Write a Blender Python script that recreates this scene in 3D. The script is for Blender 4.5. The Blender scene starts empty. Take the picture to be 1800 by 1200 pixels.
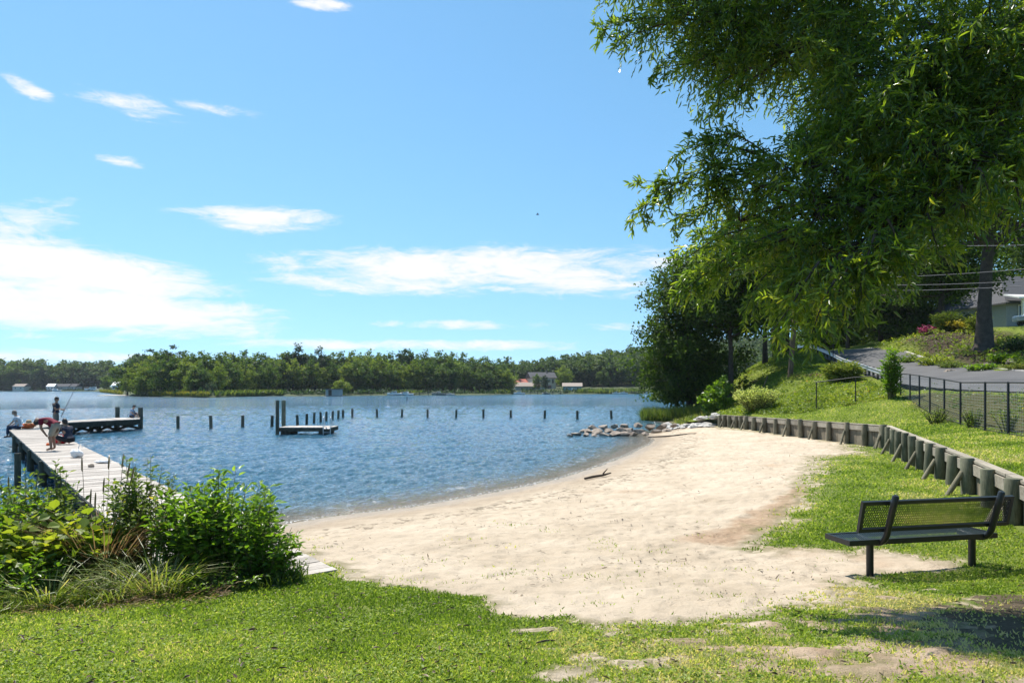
import bpy, math, random
import numpy as np
from mathutils import Vector
sc = bpy.context.scene
COL = sc.collection
R = math.radians
F, CX, HY, CZ = 1200.0, 900.0, 681.0, 2.8      # lens in photo pixels, principal column, horizon row, eye height over the water
rng = np.random.default_rng(7)
random.seed(7)

# ------------------------------------------------------------------ reconstruction helpers
def at(px, py, D):            # world point seen at a photo position, D metres ahead
    return np.array([(px - CX) / F * D, D, CZ + (HY - py) / F * D])
def on_z(px, py, z):          # world point seen at a photo position that lies at height z
    D = F * (CZ - z) / (py - HY)
    return np.array([(px - CX) / F * D, D, z])
def norm(a):
    a = np.asarray(a, float)
    return a / np.maximum(np.linalg.norm(a, axis=-1, keepdims=True), 1e-9)

def _hash(ix, iy, s):
    h = (ix * 374761393 + iy * 668265263 + s * 1442695041) & 0xffffffff
    h = ((h ^ (h >> 13)) * 1274126177) & 0xffffffff
    return ((h ^ (h >> 16)) & 0xffff) / 65535.0
def vnoise(x, y, s=0):
    x = np.asarray(x, float); y = np.asarray(y, float)
    ix = np.floor(x).astype(np.int64); iy = np.floor(y).astype(np.int64)
    fx = x - ix; fy = y - iy
    fx = fx * fx * (3 - 2 * fx); fy = fy * fy * (3 - 2 * fy)
    a = _hash(ix, iy, s); b = _hash(ix + 1, iy, s); c = _hash(ix, iy + 1, s); d = _hash(ix + 1, iy + 1, s)
    return (a * (1 - fx) + b * fx) * (1 - fy) + (c * (1 - fx) + d * fx) * fy
def fbm(x, y, o=4, s=0):
    r = 0; a = .5; t = 0
    for k in range(o):
        r = r + a * vnoise(x * 2 ** k, y * 2 ** k, s + k); t += a; a *= .5
    return r / t

class TPS:
    def __init__(self, pts, lam=1e-3):
        p = np.asarray(pts, float); self.c = p[:, :2]; n = len(p)
        K = self._k(self.c); K[np.arange(n), np.arange(n)] += lam
        P = np.c_[np.ones(n), self.c]
        A = np.zeros((n + 3, n + 3)); A[:n, :n] = K; A[:n, n:] = P; A[n:, :n] = P.T
        self.w = np.linalg.solve(A, np.r_[p[:, 2], 0, 0, 0])
    def _k(self, q):
        d2 = ((q[:, None, :] - self.c[None]) ** 2).sum(-1)
        return np.where(d2 > 1e-12, .5 * d2 * np.log(np.maximum(d2, 1e-12)), 0) * .01
    def __call__(self, x, y):
        x = np.asarray(x, float); sh = x.shape
        q = np.c_[x.ravel(), np.asarray(y, float).ravel()]
        out = np.empty(len(q))
        for i in range(0, len(q), 20000):
            s = q[i:i + 20000]
            out[i:i + 20000] = self._k(s) @ self.w[:-3] + self.w[-3] + s @ self.w[-2:]
        return out.reshape(sh)

# ------------------------------------------------------------------ mesh helpers
class G:
    """collects vertices, faces and a per-vertex random value; builds ONE mesh object"""
    def __init__(s): s.V = []; s.F = {}; s.A = []; s.n = 0
    def add(s, V, F, rnd=None):
        V = np.asarray(V, float).reshape(-1, 3)
        if not isinstance(F, list) or np.isscalar(F[0]) or np.isscalar(F[0][0]): F = [F]
        for f in F:
            f = np.asarray(f, np.int64)
            if f.size: s.F.setdefault(f.shape[1], []).append(f + s.n)
        s.V.append(V)
        s.A.append(np.full(len(V), .5) if rnd is None else np.broadcast_to(np.asarray(rnd, float), (len(V),)))
        s.n += len(V); return s
    def box(s, c, size, rz=0, axes=None):
        c = np.asarray(c, float); h = np.asarray(size, float) / 2
        q = np.array([[x, y, z] for x in (-1, 1) for y in (-1, 1) for z in (-1, 1)], float) * h
        if axes is not None: q = q @ np.asarray(axes, float)
        elif rz:
            a, b = math.cos(rz), math.sin(rz); q = np.c_[q[:, 0] * a - q[:, 1] * b, q[:, 0] * b + q[:, 1] * a, q[:, 2]]
        return s.add(q + c, [[0, 1, 3, 2], [4, 6, 7, 5], [0, 4, 5, 1], [2, 3, 7, 6], [0, 2, 6, 4], [1, 5, 7, 3]], np.random.default_rng(s.n).random())
    def beam(s, a, b, w, h, up=(0, 0, 1)):
        a = np.asarray(a, float); b = np.asarray(b, float); d = norm(b - a)
        sd = norm(np.cross(d, up)); u = np.cross(sd, d)
        return s.box((a + b) / 2, (np.linalg.norm(b - a), w, h), axes=[d, sd, u])
    def tube(s, pts, rad, n=8, cap=True, rnd=None):
        p = np.asarray(pts, float); m = len(p)
        rad = np.broadcast_to(np.asarray(rad, float), (m,))
        t = norm(np.gradient(p, axis=0))
        ref = np.array([0, 0, 1.]) if abs(t[0][2]) < .9 else np.array([1., 0, 0])
        a = norm(np.cross(t, ref)); b = np.cross(t, a)
        th = np.arange(n) * 2 * math.pi / n
        V = p[:, None] + rad[:, None, None] * (np.cos(th)[None, :, None] * a[:, None] + np.sin(th)[None, :, None] * b[:, None])
        V = V.reshape(-1, 3); i = np.arange(m - 1)[:, None] * n; j = np.arange(n); k = (j + 1) % n
        Q = np.stack([i + j, i + n + j, i + n + k, i + k], -1).reshape(-1, 4)
        s.add(V, Q, rnd)
        if cap:
            for row, pt, fl in ((0, p[0], 0), (m - 1, p[-1], 1)):
                rim = V[row * n:(row + 1) * n]; f = np.stack([j, k, np.full(n, n)], -1)
                s.add(np.vstack([rim, pt]), f if not fl else f[:, ::-1], rnd)
        return s
    def lathe(s, c, prof, n=16, sx=1, sy=1):
        c = np.asarray(c, float); m = len(prof); th = np.arange(n) * 2 * math.pi / n
        V = np.array([[c[0] + r * math.cos(t) * sx, c[1] + r * math.sin(t) * sy, c[2] + z] for r, z in prof for t in th])
        i = np.arange(m - 1)[:, None] * n; j = np.arange(n); k = (j + 1) % n
        return s.add(V, np.stack([i + j, i + k, i + n + k, i + n + j], -1).reshape(-1, 4))
    def ell(s, c, r, n=12, m=8, axes=None, rnd=None, lo=0, hi=1):
        u = np.linspace(lo, hi, m + 1) * math.pi; th = np.arange(n) * 2 * math.pi / n
        V = np.array([[math.sin(a) * math.cos(t), math.sin(a) * math.sin(t), math.cos(a)] for a in u for t in th]) * np.asarray(r, float)
        if axes is not None: V = V @ np.asarray(axes, float)
        i = np.arange(m)[:, None] * n; j = np.arange(n); k = (j + 1) % n
        return s.add(V + np.asarray(c, float), np.stack([i + j, i + n + j, i + n + k, i + k], -1).reshape(-1, 4), rnd)
    def inst(s, T, P, A, N, L, W, rnd):
        """T=(verts(u,v,w), faces): a leaf pattern copied to points P along axes A with normals N"""
        tv, tf = T; P = np.asarray(P, float); n = len(P)
        if n == 0: return s
        A = norm(A); S = norm(np.cross(A, N)); N = np.cross(S, A)
        L = np.broadcast_to(np.asarray(L, float), (n,)); W = np.broadcast_to(np.asarray(W, float), (n,))
        V = P[:, None] + A[:, None] * (tv[None, :, 0:1] * L[:, None, None]) + S[:, None] * (tv[None, :, 1:2] * W[:, None, None]) + N[:, None] * (tv[None, :, 2:3] * L[:, None, None])
        k = len(tv); off = (np.arange(n) * k)[:, None, None]
        Fs = [(np.asarray(f)[None] + off).reshape(-1, np.asarray(f).shape[1]) for f in tf]
        return s.add(V.reshape(-1, 3), Fs, np.repeat(np.broadcast_to(rnd, (n,)), k))
    def arrays(s):
        return np.vstack(s.V), {k: np.vstack(v) for k, v in s.F.items()}, np.concatenate(s.A)
    def merge(s, arr, M=np.eye(3), t=(0, 0, 0), rnd=None):
        V, Fd, A = arr
        return s.add(V @ np.asarray(M).T + np.asarray(t), list(Fd.values()), A if rnd is None else rnd)
    def mesh(s, name, mat, smooth=False, origin=(0, 0, 0), attrs=None):
        V, Fd, A = s.arrays(); V = V - np.asarray(origin, float)
        return np_mesh(name, V, Fd, mat, smooth, dict(rnd=A, **(attrs or {})))
    def obj(s, name, mat, parent=None, smooth=False, attrs=None):
        org = root_loc(parent) if parent else (0, 0, 0)
        return link(name, s.mesh(name, mat, smooth, org, attrs), parent)

def np_mesh(name, V, Fd, mat, smooth=False, attrs=None):
    me = bpy.data.meshes.new(name)
    me.vertices.add(len(V)); me.vertices.foreach_set('co', np.ascontiguousarray(V, np.float32).ravel())
    Fl = list(Fd.values()); nf = sum(len(f) for f in Fl); nl = sum(f.size for f in Fl)
    me.loops.add(nl); me.loops.foreach_set('vertex_index', np.concatenate([f.ravel() for f in Fl]).astype(np.int32))
    tot = np.concatenate([np.full(len(f), f.shape[1]) for f in Fl]).astype(np.int32)
    st = np.r_[0, np.cumsum(tot)[:-1]].astype(np.int32)
    me.polygons.add(nf); me.polygons.foreach_set('loop_start', st)
    try: me.polygons.foreach_set('loop_total', tot)
    except Exception: pass
    me.polygons.foreach_set('use_smooth', np.full(nf, smooth, bool))
    for k, a in (attrs or {}).items():
        at_ = me.attributes.new(k, 'FLOAT', 'POINT'); at_.data.foreach_set('value', np.ascontiguousarray(a, np.float32))
    me.update(calc_edges=True); me.validate()
    if mat: me.materials.append(mat)
    return me
def root_loc(o):
    while o.parent: o = o.parent
    return np.array(o.location)
def link(name, data, parent=None):
    o = bpy.data.objects.new(name, data); COL.objects.link(o)
    if parent: o.parent = parent
    return o
def tag(o, label=None, cat=None, group=None, kind=None):
    if label: o['label'] = label
    if cat: o['category'] = cat
    if group: o['group'] = group
    if kind: o['kind'] = kind
    return o
def thing(name, label, cat, loc=(0, 0, 0), rz=0, group=None):
    o = link(name, None); o.location = tuple(float(c) for c in loc); o.rotation_euler = (0, 0, rz)
    return tag(o, label, cat, group)
def struct(o, label=None, cat=None): return tag(o, label, cat, kind='structure')
def dup(root, loc, rz=0, scale=1.0, label=None, group=None):
    r = root.copy(); COL.objects.link(r); r.location = tuple(float(c) for c in loc); r.rotation_euler = (0, 0, rz)
    r.scale = (scale,) * 3 if np.isscalar(scale) else scale
    if label: r['label'] = label
    if group: r['group'] = group
    for ch in list(root.children):
        c = ch.copy(); COL.objects.link(c); c.parent = r
        for g in list(ch.children):
            d = g.copy(); COL.objects.link(d); d.parent = c
    return r
ORD = 'zeroth first second third fourth fifth sixth seventh eighth ninth tenth eleventh twelfth thirteenth fourteenth fifteenth sixteenth seventeenth eighteenth nineteenth twentieth'.split()

# ------------------------------------------------------------------ materials
class NT:
    def __init__(s, m):
        m.use_nodes = True; s.t = m.node_tree; s.t.nodes.clear()
    def n(s, typ, _set=None, **inp):
        nd = s.t.nodes.new(typ)
        for k, v in (_set or {}).items(): setattr(nd, k, v)
        for k, v in inp.items():
            key = int(k[1:]) if k[0] == '_' and k[1:].isdigit() else k.replace('_', ' ')
            sock = nd.inputs[key]
            if isinstance(v, bpy.types.NodeSocket): s.t.links.new(v, sock)
            elif isinstance(v, bpy.types.Node): s.t.links.new(v.outputs[0], sock)
            else:
                if sock.type == 'RGBA' and len(v) == 3: v = (*v, 1)
                sock.default_value = v
        return nd
    def math(s, op, a, b=0.0, c=None, clamp=False):
        kw = dict(_0=a, _1=b)
        if c is not None: kw['_2'] = c
        return s.n('ShaderNodeMath', dict(operation=op, use_clamp=clamp), **kw).outputs[0]
    def noise(s, vec, scale, detail=4, rough=.55, dist=0):
        return s.n('ShaderNodeTexNoise', Vector=vec, Scale=scale, Detail=detail, Roughness=rough, Distortion=dist).outputs[0]
    def ramp(s, f, stops, interp='LINEAR'):
        nd = s.n('ShaderNodeValToRGB', Fac=f); cr = nd.color_ramp; cr.interpolation = interp
        while len(cr.elements) < len(stops): cr.elements.new(.5)
        for e, (p, c) in zip(cr.elements, stops):
            e.position = p; e.color = (*c, 1) if len(c) == 3 else c
        return nd.outputs[0]
    def mix(s, f, a, b, mode='MIX'):
        nd = s.n('ShaderNodeMix', dict(data_type='RGBA', blend_type=mode))
        for k, v in ((0, f), (6, a), (7, b)):
            if isinstance(v, bpy.types.NodeSocket): s.t.links.new(v, nd.inputs[k])
            else: nd.inputs[k].default_value = ((*v, 1) if not np.isscalar(v) and len(v) == 3 else v)
        return nd.outputs[2]
    def mapr(s, v, a, b, c=0, d=1):
        return s.n('ShaderNodeMapRange', dict(interpolation_type='SMOOTHSTEP'), Value=v, From_Min=a, From_Max=b, To_Min=c, To_Max=d).outputs[0]
    def attr(s, name): return s.n('ShaderNodeAttribute', dict(attribute_name=name)).outputs['Fac']
    def pos(s): return s.n('ShaderNodeNewGeometry').outputs['Position']
    def oco(s): return s.n('ShaderNodeTexCoord').outputs['Object']
    def stretch(s, v, sx, sy, sz): return s.n('ShaderNodeVectorMath', dict(operation='MULTIPLY'), _0=v, _1=(sx, sy, sz)).outputs[0]
    def bump(s, h, strength=.3, dist=.02): return s.n('ShaderNodeBump', Height=h, Strength=strength, Distance=dist).outputs[0]
    def out(s, sh): s.n('ShaderNodeOutputMaterial', Surface=sh)
    def pbsdf(s, col, rough=.6, spec=.3, nrm=None, metal=0):
        kw = dict(Base_Color=col, Roughness=rough, Metallic=metal); kw['Specular IOR Level'] = spec
        if nrm is not None: kw['Normal'] = nrm
        nd = s.t.nodes.new('ShaderNodeBsdfPrincipled')
        for k, v in kw.items():
            k = k.replace('_', ' ')
            if isinstance(v, bpy.types.NodeSocket): s.t.links.new(v, nd.inputs[k])
            else: nd.inputs[k].default_value = (*v, 1) if nd.inputs[k].type == 'RGBA' and len(v) == 3 else v
        return nd.outputs[0]
def M(name):
    m = bpy.data.materials.new(name); return m, NT(m)
def mat_plain(name, c1, c2=None, scale=8, rough=.6, spec=.3, bump=.15, metal=0, bd=.01, st=(1, 1, 1), rndamp=0):
    m, t = M(name); c2 = c2 or tuple(x * .75 for x in c1)
    v = t.stretch(t.oco(), *st); f = t.noise(v, scale, 5, .6)
    col = t.ramp(f, [(.3, c2), (.7, c1)])
    if rndamp:
        k = t.mapr(t.attr('rnd'), 0, 1, 1 - rndamp, 1 + rndamp)
        col = t.n('ShaderNodeVectorMath', dict(operation='SCALE'), _0=col, Scale=k).outputs[0]
    t.out(t.pbsdf(col, rough, spec, t.bump(f, bump, bd) if bump else None, metal)); return m
def mat_leaf(name, stops, trans=.4, tcol=None, rough=.5, spec=.3, objvar=0.0, patch=0):
    m, t = M(name); f = t.attr('rnd')
    if objvar:
        o = t.n('ShaderNodeObjectInfo').outputs['Random']
        f = t.math('ADD', f, t.math('MULTIPLY', t.math('SUBTRACT', o, .5), objvar), clamp=True)
    if patch:
        q = t.noise(t.oco(), patch, 3); f = t.math('ADD', f, t.math('MULTIPLY', t.math('SUBTRACT', q, .5), 1.0), clamp=True)
    col = t.ramp(f, stops)
    a = t.pbsdf(col, rough, spec)
    tc = t.mix(1.0, col, tcol or (1.5, 1.5, .6), 'MULTIPLY')
    b = t.n('ShaderNodeBsdfTranslucent', Color=tc).outputs[0]
    t.out(t.n('ShaderNodeMixShader', _0=trans, _1=a, _2=b).outputs[0]); return m
def mat_wood(name, c1, c2, scale=3, grain=(1, 1, 12), rough=.85, bump=.4, rndamp=.18):
    m, t = M(name); v = t.oco()
    g = t.noise(t.stretch(v, *grain), scale * 4, 6, .65); b = t.noise(v, scale, 3)
    f = t.math('ADD', t.math('MULTIPLY', g, .6), t.math('MULTIPLY', b, .4))
    col = t.ramp(f, [(.35, c2), (.65, c1)])
    k = t.mapr(t.attr('rnd'), 0, 1, 1 - rndamp, 1 + rndamp)
    col = t.n('ShaderNodeVectorMath', dict(operation='SCALE'), _0=col, Scale=k).outputs[0]
    t.out(t.pbsdf(col, rough, .15, t.bump(g, bump, .01))); return m
def mat_flat(name, c, rough=.5, spec=.4, metal=0):
    m, t = M(name); f = t.noise(t.oco(), 9, 4)
    col = t.ramp(f, [(.3, tuple(x * .86 for x in c)), (.7, c)])
    t.out(t.pbsdf(col, rough, spec, None, metal)); return m

MT = {}
MT['bark'] = mat_wood('bark', (.11, .085, .065), (.035, .028, .022), 3, (6, 6, .8), .95, .8)
MT['bark_grey'] = mat_wood('bark_grey', (.115, .095, .08), (.04, .034, .029), 2.5, (6, 6, .7), .95, .8)
MT['piling'] = mat_wood('piling', (.12, .12, .09), (.04, .042, .034), 3, (8, 8, .6))
MT['wallpost'] = mat_wood('wallpost', (.26, .225, .16), (.085, .085, .055), 3, (8, 8, .6))
MT['wallpost_green'] = mat_wood('wallpost_green', (.215, .205, .145), (.07, .077, .052), 3, (8, 8, .6))
MT['plank'] = mat_wood('plank', (.40, .36, .29), (.2, .17, .13), 2, (3, 3, 3))
MT['sheath'] = mat_wood('sheath', (.31, .265, .195), (.12, .10, .07), 3, (5, 5, .6))
MT['deck'] = mat_wood('deck', (.48, .435, .39), (.27, .24, .21), 1.5, (4, 4, 1), .85, .5, .22)
MT['darkwood'] = mat_wood('darkwood', (.09, .085, .065), (.03, .03, .025), 3, (1, 1, 1))
MT['pole'] = mat_wood('pole', (.17, .115, .075), (.07, .05, .035), 3, (8, 8, .5))
MT['blackmetal'] = mat_plain('blackmetal', (.018, .02, .02), (.011, .012, .012), 40, .38, .5, .05)
MT['seatmetal'] = mat_plain('seatmetal', (.03, .045, .05), (.02, .03, .035), 40, .3, .6, .05)
MT['fencemetal'] = mat_plain('fencemetal', (.012, .013, .012), (.02, .02, .02), 20, .5, .4, 0)
MT['wire'] = mat_flat('wire', (.05, .05, .05), .4, .5)
MT['cable'] = mat_flat('cable', (.11, .11, .115), .6, .2)
MT['galv'] = mat_plain('galv', (.62, .64, .66), (.45, .46, .48), 6, .35, .5, 0, .6)
MT['white'] = mat_flat('white_paint', (.8, .8, .78), .4, .4)
MT['glass'] = mat_flat('window_glass', (.03, .045, .055), .08, .6)
MT['rock'] = mat_plain('rock', (.36, .295, .24), (.13, .105, .085), 2.6, .85, .25, .9, bd=.06)
MT['rock_pale'] = mat_plain('rock_pale', (.55, .52, .48), (.33, .31, .28), 3, .85, .25, .9, bd=.05)
# ------------------------------------------------------------------ camera, sun, sky
cam = bpy.data.cameras.new('camera'); cam.sensor_width = 36; cam.lens = 24; cam.shift_y = 81 / 1800; cam.clip_end = 20000; cam.clip_start = .05
co = link('camera', cam); co.location = (0, 0, CZ); co.rotation_euler = (R(90), 0, 0); sc.camera = co
EL, AZ = R(62), R(-35)                     # sun height; bearing from straight ahead (negative = left)
SUN = np.array([math.sin(AZ) * math.cos(EL), math.cos(AZ) * math.cos(EL), math.sin(EL)])
sl = bpy.data.lights.new('sun', 'SUN'); sl.energy = 4.6; sl.angle = R(.53); sl.color = (1, .955, .88)
so = link('sun', sl); so.rotation_euler = Vector(SUN).to_track_quat('Z', 'Y').to_euler()
sc.view_settings.view_transform = 'Standard'; sc.view_settings.look = 'None'; sc.view_settings.gamma = 1; sc.view_settings.exposure = EXPOSURE = .86
w = bpy.data.worlds.new('World'); sc.world = w; t = NT(w)
sky = t.n('ShaderNodeTexSky', dict(sky_type='NISHITA', sun_disc=False, sun_elevation=EL, sun_rotation=AZ % (2 * math.pi), altitude=0, air_density=1.0, dust_density=.15, ozone_density=3.0))
v = t.n('ShaderNodeTexCoord').outputs['Generated']
t.t.links.new(t.n('ShaderNodeVectorMath', dict(operation='NORMALIZE'), _0=t.n('ShaderNodeVectorMath', dict(operation='MULTIPLY_ADD'), _0=v, _1=(1, 1, .85), _2=(0, 0, .14))).outputs[0], sky.inputs[0])   # clear dry air: little whitening at the horizon
sp = t.n('ShaderNodeSeparateXYZ', _0=v)
X_, Y_, Z_ = sp.outputs
az = t.math('ARCTAN2', X_, Y_)
hyp = t.math('SQRT', t.math('ADD', t.math('MULTIPLY', X_, X_), t.math('MULTIPLY', Y_, Y_)))
el = t.math('DIVIDE', Z_, t.math('MAXIMUM', hyp, .001))
cv = t.n('ShaderNodeCombineXYZ', _0=t.math('MULTIPLY', az, 1.0), _1=t.math('MULTIPLY', el, 3.6), _2=0.0).outputs[0]
n1 = t.noise(cv, 5, 9, .66, .9); n2 = t.noise(cv, 17, 8, .7, 1.1)
wob = t.math('ADD', t.math('MULTIPLY', t.math('SUBTRACT', n1, .5), 2.6), t.math('MULTIPLY', t.math('SUBTRACT', n2, .5), 1.9))
# cirrus and thin cumulus: bearing/height centre and half sizes (as read off the photo), tilt, density
CL = [(40, 388, 120, 36, .22, .8), (110, 358, 40, 10, .4, .4), (120, 470, 340, 54, -.1, 1.35), (160, 540, 410, 50, -.04, 1.3), (480, 385, 140, 26, .03, .95), (400, 372, 110, 12, .1, .6), (840, 470, 360, 42, .02, 1.0),
      (980, 480, 200, 45, -.1, .9), (700, 500, 260, 22, -.02, .8), (60, 625, 300, 14, 0, .75), (120, 594, 120, 8, 0, .45), (760, 607, 330, 11, 0, .75), (780, 571, 190, 9, 0, .55), (1090, 574, 70, 9, 0, .5),
      (215, 178, 90, 20, -.12, .3), (40, 148, 50, 18, -.35, .62), (215, 284, 46, 12, 0, .5), (380, 192, 70, 10, 0, .35), (560, 6, 60, 12, 0, .75), (570, 518, 40, 5, 0, .3)]
acc = None
for px, py, hw, hh, tilt, den in CL:
    a0 = math.atan((px - CX) / F); e0 = (HY - py) / F * math.cos(a0); ra = hw / F * math.cos(a0) ** 2; re = hh / F * math.cos(a0)
    da = t.math('SUBTRACT', az, a0); de = t.math('SUBTRACT', t.math('SUBTRACT', el, e0), t.math('MULTIPLY', da, tilt))
    u = t.math('MULTIPLY', da, 1 / ra); q = t.math('MULTIPLY', de, 1 / re)
    r2 = t.math('ADD', t.math('MULTIPLY', u, u), t.math('MULTIPLY', q, q))
    m_ = t.math('MULTIPLY', t.math('SUBTRACT', 1.0, t.math('MINIMUM', r2, 3.0)), den)
    acc = m_ if acc is None else t.math('MAXIMUM', acc, m_)
# more of the same broken cloud low all round the sky outside the photo
cm = t.mapr(t.math('ADD', acc, wob), -.05, 1.05, 0, 1)
above = t.mapr(Z_, 0.0, .02)
cm = t.math('MULTIPLY', t.math('MULTIPLY', cm, above), .97)
hs = t.n('ShaderNodeHueSaturation', Hue=.483, Saturation=1.12, Value=1.0, Fac=1.0, Color=sky)
bs = t.n('ShaderNodeBackground', Color=hs, Strength=.102)
bc = t.n('ShaderNodeBackground', Color=(1.0, .985, .97), Strength=.58)
t.n('ShaderNodeOutputWorld', Surface=t.n('ShaderNodeMixShader', _0=cm, _1=bs, _2=bc))

# ------------------------------------------------------------------ lie of the land
def wall_x(y):                               # the shore edge of the upper bank: timber wall, then rubble and reeds
    return np.interp(y, [0, 13.1, 27.6, 43.5, 50, 57, 64, 75, 95, 140], [3.27, 8.93, 15.2, 13.4, 13.2, 13.6, 15.2, 19, 26, 60])
WLpx = [(430, 932), (480, 922), (540, 914), (600, 905), (700, 893), (800, 877), (900, 858), (960, 846), (1020, 829), (1080, 808), (1120, 790), (1146, 776), (1140, 767)]
WL = [on_z(x, y, 0) for x, y in WLpx]
low_pts = [(0, 0, 1.25), (-5, 0, 1.3), (5, 0, 1.3), (10, 2, 1.3), (0, -6, 1.4), (8, -6, 1.4), (-8, -6, 1.4), (-2.8, 3.7, 1.2), (2.8, 3.7, 1.17), (0, 5, 1.03), (-4.1, 5.5, .95), (-3.05, 6.1, .9),
    (-2, 7.7, .73), (0, 8, .64), (3, 6.2, .86), (4.32, 8.24, .54), (5.76, 8.55, .56), (4.9, 6.5, .82), (7, 9, .72), (8.9, 13.1, .76), (6, 12.3, .55), (4, 12, .42), (0, 12, .36), (-4, 11, .3),
    (11.8, 20, .5), (8, 20, .36), (15, 27.6, .34), (10, 30, .26), (14.2, 36, .32), (13.2, 43.5, .3), (10.3, 40, .2), (-10, 8, .55), (-20, 8, .6), (-35, 8, .6), (-10, 12.2, 0), (-15, 12.6, 0), (-22, 13, 0), (-36, 13, 0),
    (-14, 18, -.7), (-25, 18, -.7), (-20, 40, -1.2), (-10, 50, -1.2), (0, 60, -1.2), (-40, 30, -1.2), (5.5, 44, -.3), (8, 47, -.35), (10, 50, -.3), (12.2, 48, .02), (13, 57, .0), (12, 64, -.4), (16, 70, -.2), (10, 75, -1), (24, 95, -.3)]
for p in WL:
    low_pts += [(p[0], p[1], 0), (p[0] - 2.6, p[1] + 1.9, -.28), (p[0] + 1.3, p[1] - 1.0, .1)]
LOW = TPS(low_pts, 2e-3)
def low(x, y):
    z = LOW(x, y); return np.maximum(z, -1.5)
fence_pts = [(14.1, 19.4, 1.44), (14.9, 21.5, 1.42), (15.7, 23.9, 1.49), (16.4, 25.9, 1.57), (17.2, 28.1, 1.72), (17.9, 30, 1.95), (18.6, 31.9, 2.2), (19.3, 33.9, 2.35)]
road_l = [(20.4, 12, 2.4), (20.5, 20, 2.5), (20.8, 28, 2.55), (21.5, 38, 2.65), (25.5, 50, 3.7), (28.2, 60, 4.95), (30, 72, 6.6), (32.5, 84, 6.9), (37, 100, 6.2)]
road_r = [(27, 12, 3.0), (27, 20, 3.05), (27, 28, 3.1), (27.7, 37, 3.5), (31, 48, 4.15), (34, 58, 5.1), (37, 70, 6.65), (40, 82, 7.0), (44, 98, 6.3)]
up_pts = fence_pts + road_l + road_r + [(3.3, 0, 1.35), (5.43, 5, 1.36), (8.93, 13.1, 1.33), (12, 20.2, 1.28), (15.2, 27.6, 1.2), (14.9, 30, 1.18), (14.3, 36, 1.12), (13.4, 43.5, .95), (13.3, 47, .6), (13.2, 50, .3), (13.6, 57, .12), (15.2, 64, .05), (19, 75, 0), (26, 95, 0),
    (16, 64, .3), (12, 12, 1.4), (14, 8, 1.6), (10, 0, 1.6), (18, 20, 1.9), (16.5, 33, 1.73), (16.9, 38, 1.85), (17.55, 39, 2.3), (18.9, 42, 2.6), (17.9, 43, 2.15), (20.3, 50, 3.67), (18.75, 50, 2.4), (16, 48, 1.3), (15, 44, 1.25), (17.6, 57, .95), (20, 60, 2.35), (22.7, 62, 4.4), (25.4, 60, 4.7), (26, 66, 5.6), (28.8, 72, 6.4),
    (22, 56, 4.1), (34.6, 50, 5.7), (31.5, 40, 4.3), (37, 60, 7.3), (54, 75, 9.2), (45, 55, 7.6), (40, 45, 5.6), (33, 36, 4.1), (60, 60, 9.2), (62, 90, 9.6), (48, 92, 8.6), (35, 22, 3.4), (60, 30, 6.4), (78, 60, 9.8), (78, 20, 5), (40, 5, 3), (78, 100, 9.8), (24, 82, 1.5), (29, 86, 3.5), (34, 105, 2.5), (50, 118, 6)]
UP = TPS(up_pts, 2e-3)
def up(x, y): return UP(x, y)
def ground(x, y):
    x = np.asarray(x, float); y = np.asarray(y, float)
    return np.where(x < wall_x(y), low(x, y), up(x, y))
def pick(px, py, f=low, d0=6.0):             # where the sight line through a photo position meets the ground
    D = np.geomspace(3, 140, 1500); X = (px - CX) / F * D; Z = CZ + (HY - py) / F * D
    g = f(X, D); k = np.argmax(Z < g); D = D[k] if (Z < g).any() else 140
    X = (px - CX) / F * D; return np.array([X, D, float(f(np.array([X]), np.array([D]))[0])])

def sdist(px, py, poly):                     # signed distance to a closed polygon, positive inside
    P = np.c_[px.ravel(), py.ravel()]; A = np.asarray(poly, float)[:, :2]; B = np.roll(A, -1, 0)
    best = np.full(len(P), 1e9); ins = np.zeros(len(P), bool)
    for a, b in zip(A, B):
        d = b - a; tt = np.clip(((P - a) @ d) / max(d @ d, 1e-9), 0, 1)
        best = np.minimum(best, np.hypot(*(P - a - tt[:, None] * d).T))
        c = (a[1] > P[:, 1]) != (b[1] > P[:, 1])
        if abs(b[1] - a[1]) > 1e-9: ins ^= c & (P[:, 0] < (b[0] - a[0]) * (P[:, 1] - a[1]) / (b[1] - a[1]) + a[0])
    return np.where(ins, best, -best).reshape(px.shape)
sand_px = [(515, 968), (560, 985), (592, 999), (650, 1016), (690, 1027), (800, 1046), (900, 1076), (1000, 1097), (1100, 1105), (1200, 1101), (1300, 1085), (1400, 1068), (1455, 1052), (1500, 1020), (1600, 1006), (1694, 997), (1680, 986), (1600, 977), (1500, 968), (1400, 963), (1318, 967),
           (1342, 938), (1385, 908), (1412, 872), (1420, 848), (1432, 822), (1446, 802), (1512, 796), (1484, 779), (1430, 769), (1380, 764), (1330, 758), (1272, 752)]
sand_poly = [pick(x, y) for x, y in sand_px] + [np.array(p) for p in [(13.6, 50, 0), (16, 75, 0), (-30, 75, 0), (-60, 40, 0), (-60, 12.6, 0), (-12, 11.6, 0), (-6, 11, 0)]]
patch = [pick(*q) for q in [(930, 1186), (985, 1168), (1040, 1176), (1030, 1196), (960, 1200)]]
bare = [pick(*q) for q in [(1060, 1108), (1240, 1104), (1400, 1072), (1490, 1040), (1580, 1045), (1800, 1075), (1990, 1150), (1800, 1290), (1400, 1290), (1250, 1196), (1120, 1180)]]
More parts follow.
